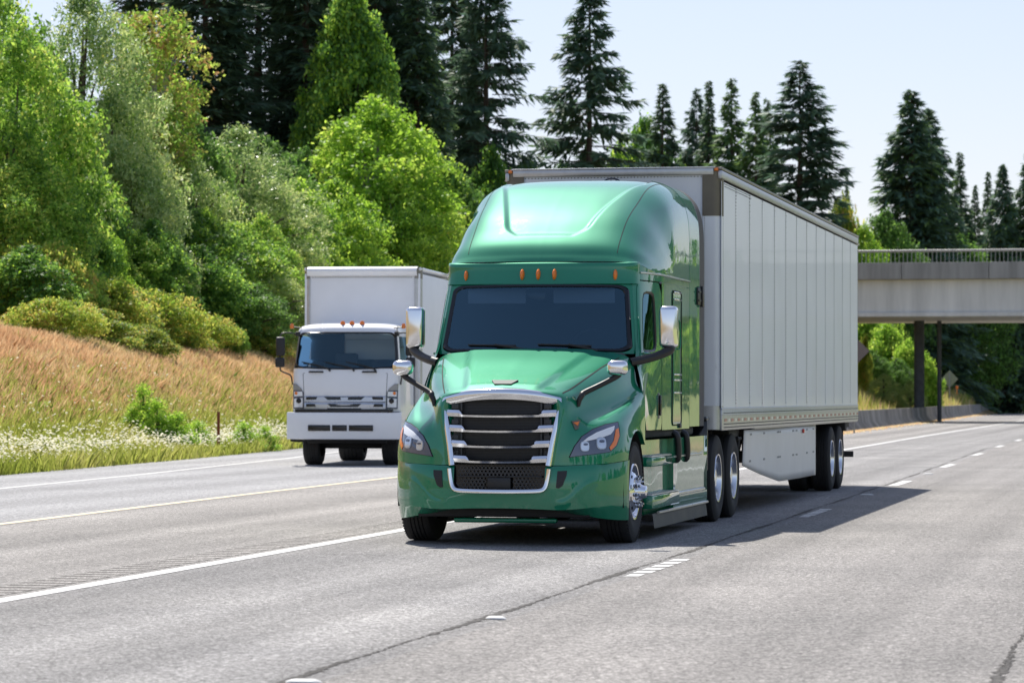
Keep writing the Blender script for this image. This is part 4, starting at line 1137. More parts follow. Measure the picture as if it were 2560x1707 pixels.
# ------------------------------------------------------------------ trailer
TL = thing('semi_trailer', 'long white riveted box trailer hitched behind the green tractor', 'trailer', (0, 0, 0))
TY0, TY1, TW, TT, TBt = 5.23, 21.38, 1.295, 4.18, 1.08
SEAMS = [5.25 + 1.24 * k for k in range(14)]
riv = MB()
def rivet(mb, p, n, r=.0095, h=.006):
    p = np.array(p, float); n = np.array(n, float); a = np.array([0, 0, 1.0]) if abs(n[2]) < .5 else np.array([1.0, 0, 0]); b = np.cross(n, a)
    th = np.arange(6) * PI / 3
    o = p + r * (np.cos(th)[:, None] * a + np.sin(th)[:, None] * b); i = p + n * h + r * .5 * (np.cos(th)[:, None] * a + np.sin(th)[:, None] * b)
    k = len(mb.v); mb.grid([o, i], close=True); mb.f.append([k + 6 + q for q in range(6)]); mb.m.append(0)
for s in (1, -1):
    w_ = MB()
    # panels laid with a shallow lap at each seam; each panel bellies very slightly
    for k in range(13):
        a, b = SEAMS[k], SEAMS[k + 1]
        ys = np.linspace(a, b, 9); bulge = .004 * np.sin(np.linspace(0, PI, 9)) * (1 if k % 2 else .4)
        x = np.full(9, TW) + bulge; x[0] += .0015; 
        w_.grid([[(xx, y, z) for xx, y in zip(x, ys)] for z in (1.34, 1.9, 2.6, 3.3, 4.02)])
        w_.grid([[(TW + .0015, a, z), (TW, a - .001, z)] for z in (1.34, 4.02)])
    if s < 0: w_.mirror(only=True)
    SW = w_.obj('side_wall', M['trailer'], TL, ang=20)
    r_ = MB()
    for k in range(1, 14):
        for q in range(66):
            rivet(r_, (TW + .004, SEAMS[k] - .028, 1.40 + q * .040), (1, 0, 0), .0115)
            if k in (2, 4, 5, 7) and q % 2 == 0: rivet(r_, (TW + .004, SEAMS[k] + .03, 1.40 + q * .04), (1, 0, 0), .006)
    for q in range(400):
        y = 5.40 + q * .04
        rivet(r_, (TW + .012, y, 1.115), (1, 0, 0), .007); rivet(r_, (TW + .012, y, 1.155), (1, 0, 0), .007)
        if q % 2 == 0: rivet(r_, (TW + .012, y, 1.285), (1, 0, 0), .007)
        if q < 60 and q % 2: rivet(r_, (TW + .006, y, 4.0), (1, 0, 0), .007); rivet(r_, (TW + .006, y + .05, 3.97), (1, 0, 0), .007)
    if s < 0: r_.mirror(only=True)
    r_.obj('wall_rivets', M['rivet'], SW, merge=1e-6)
    b_ = MB(); b_.box((TW - .01, (TY0 + TY1) / 2, 1.215), (.04, TY1 - TY0 - .06, .27), .006); b_.box((TW - .006, (TY0 + TY1) / 2 , 1.33), (.04, TY1 - TY0 - .06, .014), .003); b_.box((TW - .003, (TY0 + TY1) / 2, 1.262), (.04, TY1 - TY0 - .06, .010), .003)
    b_.box((TW - .03, (8.3 + TY1) / 2, 1.09), (.05, TY1 - 8.3, .05), .006)
    if s < 0: b_.mirror(only=True)
    BR = b_.obj('bottom_rail', M['rail'], TL)
    for mt, off in (('tape_red', 0), ('tape_white', .29)):
        t_ = MB(); y = 5.45 + off
        while y < 21.2: t_.box((TW + .0115, y + .10, 1.20), (.003, .20 if off == 0 else .15, .034)); y += .58
        if s < 0: t_.mirror(only=True)
        t_.obj('reflective_tape', M[mt], BR)
    if s: # top rail
        t_ = MB(); t_.box((TW - .012, (TY0 + TY1) / 2, 4.095), (.05, TY1 - TY0, .10), .012)
        if s < 0: t_.mirror(only=True)
        t_.obj('top_rail', M['rail'], TL)
        t_ = MB(); t_.box((TW - .006, (TY0 + TY1) / 2, 4.166), (.05, TY1 - TY0, .036), .008); t_.box((TW + .012, (TY0 + TY1) / 2, 4.05), (.014, TY1 - TY0, .016), .004)
        if s < 0: t_.mirror(only=True)
        t_.obj('roof_edge', M['rail_dark'], TL)
    # rounded front corner post with a bronze cap
    def post(z0, z1, g, mt, nm, yo=0):
        th = np.linspace(0, PI / 2, 9); R = .10
        sec_ = [(TW - .21 - g, TY0 - .008 - g)] + [(TW - R + (R + g) * math.sin(a), TY0 + R - (R + g) * math.cos(a)) for a in th] + [(TW + g, TY0 + .16)]
        p = MB().grid([[(x, y, z) for x, y in sec_] for z in (z0, z1)]); p.grid([[(x, y, z1) for x, y in sec_], [(TW - .1, TY0 + .1, z1)] * len(sec_)]); p.grid([[(x, y, z0) for x, y in sec_], [(TW - .1, TY0 + .1, z0)] * len(sec_)])
        if s < 0: p.mirror(only=True)
        return p.obj(nm, M[mt], TL, ang=40)
    post(1.37, 3.63, .003, 'rail' if False else 'trailer', 'corner_post'); post(3.61, 4.19, .010, 'cap', 'corner_cap'); post(1.09, 1.37, .008, 'rail', 'corner_foot')
    rr_ = MB()
    for q in range(76):
        rivet(rr_, (TW - .195, TY0 - .012, 1.42 + q * .03), (0, -1, 0), .006)
        rivet(rr_, (TW + .004, TY0 + .145, 1.42 + q * .03), (1, 0, 0), .006)
    rr_.lathe([(.022, 0), (.02, .012), (0, .014)], (TW - .075, TY0 + .0, 1.83), 'y', 10)
    if s < 0: rr_.mirror(only=True)
    rr_.obj('post_rivets', M['rivet'], TL, merge=1e-6)
    l_ = MB().box((TW - .055, TY0 - .012, 4.155), (.05, .03, .035), .01)
    if s < 0: l_.mirror(only=True)
    l_.obj('corner_light', M['amber'], TL)
    # aerodynamic side skirt (thin moulded sheet with two stiffening bends)
    prof = [(7.62, 1.06), (7.60, .62), (7.72, .605), (9.3, .47), (11.25, .325), (13.4, .315), (15.66, .305), (15.70, 1.06)]
    def skx(y, z): return 1.235 - .05 * (1.07 - z) * sstep(9.5, 7.6, y) + .012 * math.sin(y * 1.1) - .035 * sstep(11.0, 11.3, y) * 0
    top = np.linspace(7.62, 15.70, 30); lowy = [p[0] for p in prof[1:-1]]; lowz = [p[1] for p in prof[1:-1]]
    k_ = MB(); k_.grid([[(skx(y, 1.06 + (float(np.interp(y, lowy, lowz)) - 1.06) * f), y, 1.06 + (float(np.interp(y, lowy, lowz)) - 1.06) * f) for y in top] for f in np.linspace(0, 1, 8)])
    if s < 0: k_.mirror(only=True)
    SK = k_.obj('side_skirt', M['skirt'], TL)
    md = SK.modifiers.new('thickness', 'SOLIDIFY'); md.thickness = .012; md.offset = 0
    b2 = MB()
    for y in (8.2, 9.6, 11.0, 11.2, 12.6, 13.0, 14.4, 15.3):
        for z in (1.0, .66): rivet(b2, (skx(y, z) + .007, y, z), (1, 0, 0), .016); rivet(b2, (skx(y + .12, z) + .007, y + .12, z), (1, 0, 0), .016)
    if s < 0: b2.mirror(only=True)
    b2.obj('skirt_bolts', M['rivet'], SK, merge=1e-6)
    l_ = MB().box((1.27, 13.8, .985), (.03, .10, .06), .012)
    if s < 0: l_.mirror(only=True)
    l_.obj('side_marker_light', M['red_lens'], SK)
    # landing gear
    g_ = MB(); g_.box((1.0, 7.28, .82), (.15, .15, .62), .01); g_.box((.98, 7.28, .56), (.11, .11, .50), .008); g_.box((.98, 7.28, .40), (.26, .26, .03), .006); g_.box((1.08, 7.22, 1.02), (.20, .95, .12), .01)
    g_.tube([(1.20, 7.45, .98), (1.18, 7.42, .78), (1.10, 7.32, .52)], .025, 8); g_.tube([(1.18, 7.85, .97), (1.14, 7.55, .62)], .022, 8); g_.tube([(1.20, 7.30, .96), (1.20, 7.8, .96)], .022, 8)
    if s < 0: g_.mirror(only=True)
    g_.obj('landing_gear', M['under'], TL)
    f_ = MB().box((.90, 19.86, .66), (.62, .02, .92), .004); f_.box((1.0, 19.9, 1.0), (.5, .25, .16), .01)
    if s < 0: f_.mirror(only=True)
    f_.obj('mud_flap', M['rubber'], TL)
for y in (17.96, 19.20):
    for s in (1, -1): dual_wheel(TL, 'trailer_wheel', y, s, 1.235, .51)
fw = MB().box((0, TY0 + .02, 2.7), (2.30, .04, 2.86)); fw.obj('front_wall', M['trailer_front'], TL)
t_ = MB().box((0, TY0 - .002, 4.135), (2.42, .05, .085), .012); t_.box((0, TY0 - .006, 4.18), (2.46, .06, .018), .004); t_.obj('front_top_rail', M['rail'], TL)
rr_ = MB()
for q in range(56): rivet(rr_, (-1.1 + q * .04, TY0 - .003, 4.075), (0, -1, 0), .007, .010)
rr_.obj('front_rivets', M['rivet'], TL, merge=1e-6)
# oval emblem with a slanted letter on the front wall, mostly hidden behind the fairing
lg = MB(); th = np.arange(33) * 2 * PI / 32
lg.tube([(-.01 + .10 * math.cos(a), TY0 - .003, 4.012 + .052 * math.sin(a)) for a in th], .008, 6, caps=False)
for x in (-.035, .025): lg.tube([(x - .01, TY0 - .003, 3.98), (x + .016, TY0 - .003, 4.045)], .008, 6)
lg.tube([(-.032, TY0 - .003, 4.008), (.036, TY0 - .003, 4.016)], .007, 6); lg.obj('wall_emblem', M['emblem'], TL)
MB().box((0, (TY0 + TY1) / 2, 4.165), (2.50, TY1 - TY0 - .05, .02)).obj('roof', M['trailer'], TL)
MB().box((0, (TY0 + TY1) / 2, 1.14), (2.48, TY1 - TY0 - .06, .12)).obj('floor', M['under'], TL)
MB().box((0, TY1 - .02, 2.7), (2.54, .05, 2.9)).obj('rear_doors', M['trailer'], TL)
u_ = MB(); u_.box((0, 18.6, .86), (1.1, 3.6, .2)); u_.box((0, 17.96, .51), (1.8, .16, .16)); u_.box((0, 19.2, .51), (1.8, .16, .16)); u_.box((0, 7.0, 1.02), (1.6, 3.2, .12)); u_.box((0, 20.9, 1.03), (2.3, .9, .12)); u_.obj('subframe', M['under'], TL)
b_ = MB(); b_.box((0, 21.28, .52), (2.46, .10, .10), .01); b_.box((.6, 21.28, .78), (.1, .1, .5)); b_.box((-.6, 21.28, .78), (.1, .1, .5)); b_.obj('rear_bumper', M['under'], TL)
b_ = MB()
for s in (1, -1): b_.box((s * 1.28, 21.36, 4.10), (.05, .06, .18), .01); b_.box((s * 1.27, 21.37, 1.12), (.05, .06, .08), .01)
b_.obj('rear_corner', M['tape_white'], TL)
lp = MB(); 
for s in (1, -1): lp.box((s * 1.285, 21.33, 1.10), (.03, .06, .05), .01)
lp.obj('tail_marker', M['red_lens'], TL)

# ------------------------------------------------------------------ box truck on the ramp
BT = thing('box_truck', 'white cab-over box truck coming down the ramp left of the green semi', 'truck', (-10.73, 32.9, 0), math.radians(4.3))
def fy(x, z): # cab front: lower face nearly plumb, windscreen raked
    return .10 * (abs(x) / 1.1) ** 2.2 + (0 if z < 1.95 else (z - 1.95) * .23)
Wd = lambda z: float(np.interp(z, [1.15, 1.7, 2.06, 2.85, 2.98], [1.155, 1.15, 1.14, 1.06, 1.0]))
def face(x, z, o=0): return (x, fy(x, z) - o, z)
cb = MB(); zs = [1.15, 1.5, 1.95, 2.06]
us = np.concatenate([np.linspace(-1, -.8, 7), np.linspace(-.7, .7, 11), np.linspace(.8, 1, 7)])
def frow(z, y0=0): 
    w_ = Wd(z); return [(w_ * u, fy(w_ * u, z) + y0 + .10 * max(0, abs(u) - .86) ** 2 / .0196 * .9, z) for u in us]
cb.grid([frow(z) for z in zs])
# sides, back and roof
def srow(z):
    e = frow(z)[-1]; w_ = Wd(z); return [e, (w_ + .01, e[1] + .10, z), (w_ + .02, 1.0, z), (w_ + .02, 1.85, z)]
for sgn in (1, -1):
    cb.grid([[(sgn * p[0], p[1], p[2]) for p in srow(z)] for z in (1.0, 1.15, 1.5, 1.95, 2.06)])
    cb.grid([[(sgn * p[0], p[1], p[2]) for p in ((srow(z)[0]), (srow(z)[1][0], srow(z)[1][1] + .02, z))] for z in (2.06, 2.4, 2.85)])
    cb.grid([[(sgn * (Wd(z) + .02), y, z) for y in (1.35, 1.85)] for z in (2.06, 2.4, 2.85)])
    cb.grid([[(sgn * (Wd(z) + .015), y, z) for y in (fy(1.0, z) + .18, 1.4)] for z in (2.75, 2.85)])
rz = [(2.80, .02, 1.0), (2.85, 0, 1.0), (2.92, .03, 1.0), (2.985, .12, .985), (3.02, .30, .96), (3.035, .6, .94), (3.035, 1.85, .94)]
cb.grid([[(1.06 * k * u, fy(1.06 * u, 2.85) + dy, z - .05 * abs(u) ** 6) for u in us] for z, dy, k in rz])
for sgn in (1, -1): cb.grid([[(sgn * 1.07, fy(1.0, 2.85) + .12, 2.84), (sgn * 1.08, 1.0, 2.84), (sgn * 1.08, 1.85, 2.84)], [(sgn * 1.05, fy(1., 2.85) + .2, 2.93), (sgn * 1.06, 1.0, 2.95), (sgn * 1.06, 1.85, 2.95)], [(sgn * .94, fy(1., 2.85) + .35, 2.99), (sgn * .95, 1.0, 3.0), (sgn * .95, 1.85, 3.0)]])
cb.grid([[(-1.1, 1.85, z), (-.35, 1.85, z)] for z in (1.0, 2.95)]); cb.grid([[(-.35, 1.85, z), (1.1, 1.85, z)] for z in (1.0, 2.25)]); cb.grid([[(-.35, 1.85, z), (1.1, 1.85, z)] for z in (2.72, 2.95)])
cb.obj('cab', M['box_white'], BT, ang=40)
def bws(u, v):
    z = 2.045 + (2.828 - 2.045) * (v + 1) / 2 + .05 * (u * u) * (1 - (v + 1) / 2); w_ = Wd(z) * .985
    return np.array((w_ * u, fy(w_ * u, z) - .006 + .09 * max(0, abs(u) - .86) ** 2 / .0196 * .8, z))
o = rrect(7, .14, .24)
MB().patch(bws, o, [0, .25, .5, .75, 1]).obj('windshield', M['clear_glass'], BT)
MB().grid([[bws(u * a, v * b) + np.array([0, -d, 0]) for u, v in o] for a, b, d in ((.965, .93, .002), (.975, .95, .012), (1.0, 1.0, .012), (1.008, 1.02, 0))], close=True).obj('windshield_seal', M['gloss_black'], BT)
it = MB(); it.box((0, .75, 2.0), (2.0, .8, .08), .03); it.box((-.35 - .37, 1.80, 2.4), (.74, .05, 1.0)); it.box((.37, 1.80, 2.12), (1.46, .05, .30)); it.box((-.2, 1.3, 2.15), (.5, .15, .5), .05); it.box((.6, 1.3, 2.05), (.5, .15, .4), .05)
it.obj('cab_interior', M['seat'], BT)
sw = MB(); a = np.arange(21) * 2 * PI / 20; sw.tube([(-.75 * -1 * -1 + .2 * math.cos(q), .72 + .1 * math.sin(q), 2.12 + .14 * math.sin(q)) for q in a], .02, 6, caps=False); sw.obj('steering_wheel', M['black'], BT)
MB().box((.39, 1.84, 2.485), (1.40, .012, .43), .003).obj('rear_window', M['painted_window_light'], BT)  # opaque panel in place of glass, its brightness painted in
for sgn in (1, -1):
    g = MB().grid([[(sgn * (Wd(z) + .012), y, z) for y in (fy(1.0, z) + .24, 1.34)] for z in (2.08, 2.4, 2.76)]); g.obj('side_window', M['side_glass'], BT)
# panel joints, handles, grille, lamps
ln = MB()
for sgn in (1, -1): ln.add([face(sgn * .905, 1.96, .004), face(sgn * .915, 1.96, .004), face(sgn * .895, 1.52, .004), face(sgn * .885, 1.52, .004)], [(0, 1, 2, 3)])
ln.add([face(-.9, 1.966, .004), face(.9, 1.966, .004), face(.9, 1.957, .004), face(-.9, 1.957, .004)], [(0, 1, 2, 3)]); ln.obj('panel_joint', M['hex_grey'], BT)
for x in (-.62, .53):
    MB().tube([(x - .15, fy(x, 1.97) + .0, 1.985), (x - .13, fy(x, 1.97) - .05, 1.99), (x + .13, fy(x, 1.97) - .05, 1.99), (x + .15, fy(x, 1.97), 1.985)], .018, 8).obj('front_handle', M['black'], BT)
gr = MB(); gr.grid([[(x, fy(x, 1.4) - dd, z) for x in np.linspace(-.875, .875, 25)] for z, dd in ((1.195, -.04), (1.20, .030), (1.30, .036), (1.335, .022), (1.36, .036), (1.45, .030), (1.478, .004), (1.48, -.04))]); gr.obj('grille', M['silver'], BT, ang=25)
for zc, cw, sw_ in ((1.425, .44, .10), (1.275, .37, .10)):
    P_ = [(-cw, zc + .038), (cw, zc + .038), (cw - .08, zc - .030), (-cw + .08, zc - .030)]
    MB().prism([(x, fy(x, 1.4) - .042, z) for x, z in P_], (0, .03, 0)).obj('grille_slot', M['gloss_black'], BT)
    for sgn in (1, -1): MB().box((sgn * .71, fy(.71, 1.4) - .036, zc + .005), (sw_ * 2.4, .015, .062), .004).obj('grille_slot', M['gloss_black'], BT)
MB().box((0, -.03, 1.208), (.72, .03, .022), .003).obj('grille_slot', M['gloss_black'], BT)
MB().box((0, -.03, 1.165), (2.1, .12, .07), .01).obj('bumper_gap', M['gloss_black'], BT)
def bplate(mb, pts, o, th=.03, mi=0):
    mb.prism([face(x, z, o) for x, z in pts], (0, th, 0), mi); return mb
for sgn in (1, -1):
    P = lambda L: [(sgn * a, b) for a, b in L]
    h = MB(); bplate(h, P([(.885, 1.205), (1.125, 1.205), (1.135, 1.74), (1.06, 1.73), (.95, 1.64), (.885, 1.52)]), .012, .05); HL = h.obj('headlight', M['lamp_house'], BT)
    h = MB(); bplate(h, P([(.915, 1.235), (1.105, 1.235), (1.107, 1.42), (.915, 1.435)]), .02, .02); h.obj('lamp_lens', M['white_light'], HL)
    h = MB().lathe([(.055, .0), (.055, -.02), (.035, -.032), (0, -.036)], (sgn * 1.0, fy(1.0, 1.3) - .016, 1.375), 'y', 16); h.obj('projector_lamp', M['gloss_black'], HL)
    h = MB(); bplate(h, P([(.915, 1.475), (1.107, 1.465), (1.11, 1.57), (.925, 1.57)]), .02, .02); h.obj('indicator_lens', M['white_light'], HL)
    h = MB().lathe([(.036, 0), (.03, -.012), (0, -.016)], (sgn * 1.06, fy(1.06, 1.5) - .018, 1.535), 'y', 12); h.obj('indicator_bulb', M['amber'], HL)
    h = MB(); bplate(h, P([(.955, 1.645), (1.06, 1.725), (1.13, 1.735), (1.125, 1.60), (.93, 1.60)]), .018, .02); h.obj('lamp_cover', M['steel_grey'], HL)
bp = MB(); bxs = np.linspace(-1.235, 1.235, 25)
def by(x): return -.14 + .09 * (abs(x) / 1.235) ** 3
rows = [[(x, by(x) + dy, z) for x in bxs] for z, dy in ((.555, .06), (.565, .01), (.62, 0), (1.08, -.005), (1.125, .005), (1.135, .12))]
bp.grid(rows)
for sgn in (1, -1): bp.grid([[(sgn * 1.235, by(1.235) + dy, z), (sgn * 1.24, by(1.235) + .45, z)] for z, dy in ((.555, .06), (.565, .01), (.62, 0), (1.08, -.005), (1.125, .005), (1.135, .12))])
bp.obj('bumper', M['box_white'], BT, ang=35)
for x0, x1 in ((-.76, -.28), (-.24, .08), (.12, .64)): MB().box(((x0 + x1) / 2, -.13, .80), (x1 - x0, .05, .125), .008).obj('bumper_slot', M['gloss_black'], BT)
for x in (-.10, .12 - .02): pass
for x in (-.115, .085, .305): MB().lathe([(.055, 0), (.05, .05), (.03, .075), (0, .082)], (x, .18 + fy(x, 2.85), 3.0), 'z', 16).obj('marker_light', M['amber'], BT)
for sgn in (1, -1):
    MB().tube([(sgn * 1.0, .35, 2.93), (sgn * 1.20, .34, 2.95)], .012, 6).obj('lamp_bracket', M['black'], BT)
    MB().lathe([(.0, -.06), (.04, -.055), (.045, 0), (.03, .05), (0, .055)], (sgn * 1.21, .34, 2.97), 'z', 12).obj('marker_light', M['amber'], BT)
    mr = MB().box((sgn * 1.40, .05, 2.53), (.19, .10, .40), .035, seg=3); MR = mr.obj('door_mirror', M['black'], BT, ang=60)
    MB().box((sgn * 1.41, .05, 2.19), (.20, .10, .21), .035, seg=3).obj('wide_mirror', M['black'], MR, ang=60)
    MB().tube([(sgn * 1.06, .28, 2.80), (sgn * 1.25, .16, 2.82), (sgn * 1.40, .08, 2.78), (sgn * 1.41, .07, 2.5), (sgn * 1.41, .07, 2.08), (sgn * 1.38, .10, 2.0), (sgn * 1.22, .16, 1.93), (sgn * 1.19, .20, 1.86), (sgn * 1.17, .22, 1.72)], .016, 8, smooth=3).obj('mirror_bracket', M['black'], MR)
    MB().box((sgn * 1.07, .30, 2.80), (.10, .10, .10), .02).obj('bracket_foot', M['black'], MR)
for x0, x1 in ((-.95, -.36), (-.45, .16), (.02, .62)):
    a, b = np.array((x0, fy(x0, 2.2) - .03, 2.20)), np.array((x1, fy(x1, 2.05) - .035, 2.065))
    MB().tube([a, (a + b) / 2 + np.array([0, -.015, .008]), b, b + np.array([.05, 0, -.06])], [.010, .014, .018, .022], 6).obj('wiper', M['black'], BT)
# cargo box
CB = MB().box((0, 4.55, 2.72), (2.56, 5.0, 2.86), .004).obj('cargo_box', M['box_panel'], BT)
rc = MB(); prof = [(2.05, 4.10), (2.02, 4.14), (1.985, 4.20), (2.0, 4.255), (2.08, 4.295), (2.25, 4.31)]
rc.grid([[(x, y - .04, z) for x in np.linspace(-1.22, 1.22, 6)] for y, z in prof]); rc.obj('roof_cap', M['box_white'], CB, ang=60)
MB().box((0, 4.56, 4.25), (2.6, 5.0, .08), .03).obj('roof', M['box_white'], CB)
for sgn in (1, -1):
    p = MB(); th = np.linspace(0, PI / 2, 7); R = .12
    sec_ = [(1.16, 2.035)] + [(1.295 - R + R * math.sin(a), 2.035 + R - R * math.cos(a)) for a in th] + [(1.295, 2.3)]
    p.grid([[(sgn * x, y, z) for x, y in sec_] for z in (1.28, 4.06)]); p.obj('corner_post', M['rail'], CB, ang=50)
    p = MB(); p.grid([[(sgn * (x + .004), y - .004, z) for x, y in sec_] for z in (4.04, 4.29)]); p.obj('corner_casting', M['rail_dark'], CB, ang=50)
rr_ = MB()
for q in range(40): rivet(rr_, (-1.1 + q * .056, 2.048, 4.07), (0, -1, 0), .012)
rr_.obj('box_rivets', M['rivet'], CB, merge=1e-6)
def small_wheel(name, y, x0, x1, s, R=.40):
    e = thing(name, None, None); e.parent = BT; e.location = (0, y, R)
    t_ = MB().lathe(tyre_prof(x0, x1, R, .22), (0, 0, 0), 'x', 44); r_ = MB().lathe([(.22, x1 - .015), (.21, x1), (.19, x1 - .03), (.13, x1 - .02), (.09, x1 + .03), (0, x1 + .04)], (0, 0, 0), 'x', 32)
    for nm, q, mt in (('tyre', t_, M['rubber']), ('rim', r_, M['skirt'])):
        if s < 0: q.mirror(only=True)
        q.obj(nm, mt, e, ang=30)
for s in (1, -1): small_wheel('front_wheel', 1.05, .68, 1.04, s); small_wheel('rear_wheel', 5.4, .55, 1.1, s)
un = MB(); un.box((0, 3.4, .78), (.9, 6.6, .3), .02); un.box((0, 1.0, .85), (2.0, 1.5, .55), .05); un.box((0, .35, .55), (1.7, .25, .16), .03); un.box((0, 1.05, .42), (1.6, .12, .14), .03); un.box((0, 4.5, 1.2), (2.4, 4.9, .14)); un.box((.95, 3.2, .72), (.4, 1.0, .4), .04); un.obj('chassis_frame', M['under'], BT)
for sgn in (1, -1): MB().tube([(sgn * 1.16, .0, .54), (sgn * 1.0, .12, .52), (sgn * .7, .2, .56)], .03, 8).obj('step_rail', M['under'], BT)
ms = MB()
for sgn in (1, -1): ms.grid([[(x, 1.05 - .5 * math.cos(a), .40 + .5 * math.sin(a)) for a in np.linspace(.3, PI - .3, 10)] for x in (sgn * .62, sgn * 1.12)])
ms.obj('mudguard', M['black'], BT)
# ------------------------------------------------------------------ vegetation
def rnd_dir(r, n, up=0.0):
    d = r.normal(size=(n, 3)); d[:, 2] += up; return d / np.linalg.norm(d, axis=1)[:, None]
def leaves(r, P, Nrm, size, aspect=.5, tint=None, jit=.8):
    """rhombic leaf faces at P with normals near Nrm"""
    n = len(P); N = Nrm + r.normal(size=(n, 3)) * jit; N /= np.linalg.norm(N, axis=1)[:, None]
    A = np.cross(N, r.normal(size=(n, 3))); A /= np.linalg.norm(A, axis=1)[:, None] + 1e-9; B = np.cross(N, A)
    L = (size * r.uniform(.6, 1.35, n))[:, None]; W = L * aspect
    V = np.stack([P - A * L * .5, P + B * W * .5 - A * L * .05, P + A * L * .5, P - B * W * .5 - A * L * .05], 1)
    return V.reshape(-1, 3)
def crown_mesh(name, seed, mats, H=6., W=4., n=9920, lsize=.13, nl=26, z0=.18, shape='round', droop=0., aspect=.55, lobe=.30, second=0.):
    """crown of unit-scale tree: lobes placed through an egg-shaped volume, twigs of leaves on each lobe"""
    r = np.random.default_rng(seed)
    L = []
    k = 0
    nl = int(nl * 4.2)
    while len(L) < nl:
        u = r.random(); a = r.random() * 2 * PI
        if shape == 'round': prof = math.sin(PI * min(1, u * .9 + .12)) ** .7
        elif shape == 'cone': prof = (1 - u) ** .75 * .95 + .06
        elif shape == 'fountain': prof = .35 + .65 * u ** .7 if u < .85 else .75
        else: prof = math.sin(PI * (u * .8 + .18)) ** .5
        rad = W / 2 * prof * r.random() ** .33 * .92
        c = (rad * math.cos(a), rad * math.sin(a), H * (z0 + (1 - z0) * u * .92))
        s = W * lobe * .40 * r.uniform(.5, 1.4) * (.6 + .5 * prof)
        L.append((c, s))
    w_ = np.array([s ** 2 for _, s in L]); w_ /= w_.sum()
    tw = n // 7
    li = r.choice(len(L), tw, p=w_)
    C = np.array([c for c, _ in L])[li]; S = np.array([s for _, s in L])[li]
    d = rnd_dir(r, tw, .75); rr = (.5 + .6 * r.random(tw) ** .5) * S
    base = C + d * rr[:, None] * np.array([1, 1, .8])
    lt = r.random(len(L))[li]
    # each twig: 7 leaves strung along it
    td = d + r.normal(size=(tw, 3)) * .5; td[:, 2] -= droop; td /= np.linalg.norm(td, axis=1)[:, None]
    t = np.linspace(0, 1, 7)[None, :, None]
    P = (base[:, None] + td[:, None] * t * lsize * 1.9 + r.normal(size=(tw, 7, 3)) * lsize * .45).reshape(-1, 3)
    Nr = np.repeat(d, 7, 0) * .55 + np.array([0, 0, .35])
    V = leaves(r, P, Nr, np.full(len(P), lsize), aspect)
    tint = np.clip(.5 + .8 * (np.repeat(lt, 7) - .5) + r.normal(0, .2, len(P)), 0, 1)
    mi = (r.random(len(P)) < second).astype(np.int32) if second else None
    me = mesh_np(name, V, np.arange(len(P) * 4).reshape(-1, 4), mats, tint, mi)
    # trunk and limbs
    mb = MB(); tops = [np.array(c) for c, _ in L]
    mb.tube([(0, 0, -.6), (.03 * W, .02 * W, H * .2), (-.02 * W, .03 * W, H * .45), (.01, 0, H * .8)], [.028 * W + .02, .024 * W + .02, .016 * W + .01, .006], 8, smooth=3)
    for c in tops[:18]:
        b = np.array([0, 0, max(.05, min(c[2] * .55, H * .5))]); m_ = (b + c) / 2 + np.array([0, 0, .06 * H])
        mb.tube([b, m_, c], [.009 * W + .012, .007 * W + .008, .005], 6, smooth=3)
    return me, mb
def tree_proto(name, crown, matbark):
    me, mb = crown
    o = mb.obj(name + '_trunk', matbark, None); tm = o.data; bpy.data.objects.remove(o)
    return me, tm
BL = {}   # broadleaf prototypes: crown mesh, trunk mesh, H, W
def mk(key, matk, bark, H, W, **k):
    mats = [M[q] for q in (matk if isinstance(matk, (list, tuple)) else [matk])]
    me, tm = tree_proto(key, crown_mesh(key + '_crown', hash_(key), mats, H, W, **k), M[bark]); BL[key] = (me, tm, H, W)
def hash_(s): return sum(ord(c) * (i + 3) for i, c in enumerate(s)) % 9973
mk('yellow', ['lf_yellow', 'lf_mid'], 'bark', 8, 6, n=37758, lsize=.15, nl=46, z0=.02, second=.25, lobe=.20)
mk('pale', ['lf_pale', 'lf_mid'], 'bark', 9, 6.5, n=43152, lsize=.145, nl=50, z0=.04, aspect=.38, second=.15, lobe=.19, droop=.1)
mk('pale2', ['lf_pale', 'lf_yellow'], 'bark', 7, 6.5, n=37758, lsize=.14, nl=44, z0=.0, aspect=.4, second=.18, lobe=.19)
mk('sparse', ['lf_yellow', 'lf_rust'], 'bark_grey', 10, 4.2, n=13485, lsize=.15, nl=34, z0=.30, shape='fountain', second=.4, lobe=.17)
mk('mid', ['lf_mid', 'lf_dark'], 'bark', 7, 6, n=37758, lsize=.15, nl=44, z0=.0, second=.35, lobe=.20)
mk('mid2', ['lf_mid', 'lf_lime'], 'bark', 6, 5, n=30566, lsize=.16, nl=36, z0=.0, second=.2, lobe=.21)
mk('lime', ['lf_lime', 'lf_yellow'], 'bark_grey', 10, 7, n=41354, lsize=.20, nl=48, z0=.05, second=.25, lobe=.19)
mk('lime2', ['lf_lime', 'lf_mid'], 'bark_grey', 8, 7, n=37758, lsize=.19, nl=46, z0=.02, second=.2, lobe=.19)
mk('maple', ['lf_mid', 'lf_lime'], 'bark', 14, 8, n=32364, lsize=.34, nl=40, z0=.1, second=.5, lobe=.19, aspect=.8)
mk('tallmaple', ['lf_mid', 'lf_lime'], 'bark', 17, 8, n=60000, lsize=.27, nl=70, z0=.1, second=.35, lobe=.17, aspect=.7)
mk('bramble', ['lf_bramble', 'lf_yellow'], 'dead', 2.2, 5, shape='wide', n=23374, lsize=.12, nl=30, z0=.0, second=.3, lobe=.16, droop=.15)
mk('bramble2', ['lf_bramble', 'lf_mid'], 'dead', 2.6, 4, shape='cone', n=21576, lsize=.12, nl=26, z0=.0, second=.3, lobe=.18, droop=.1)
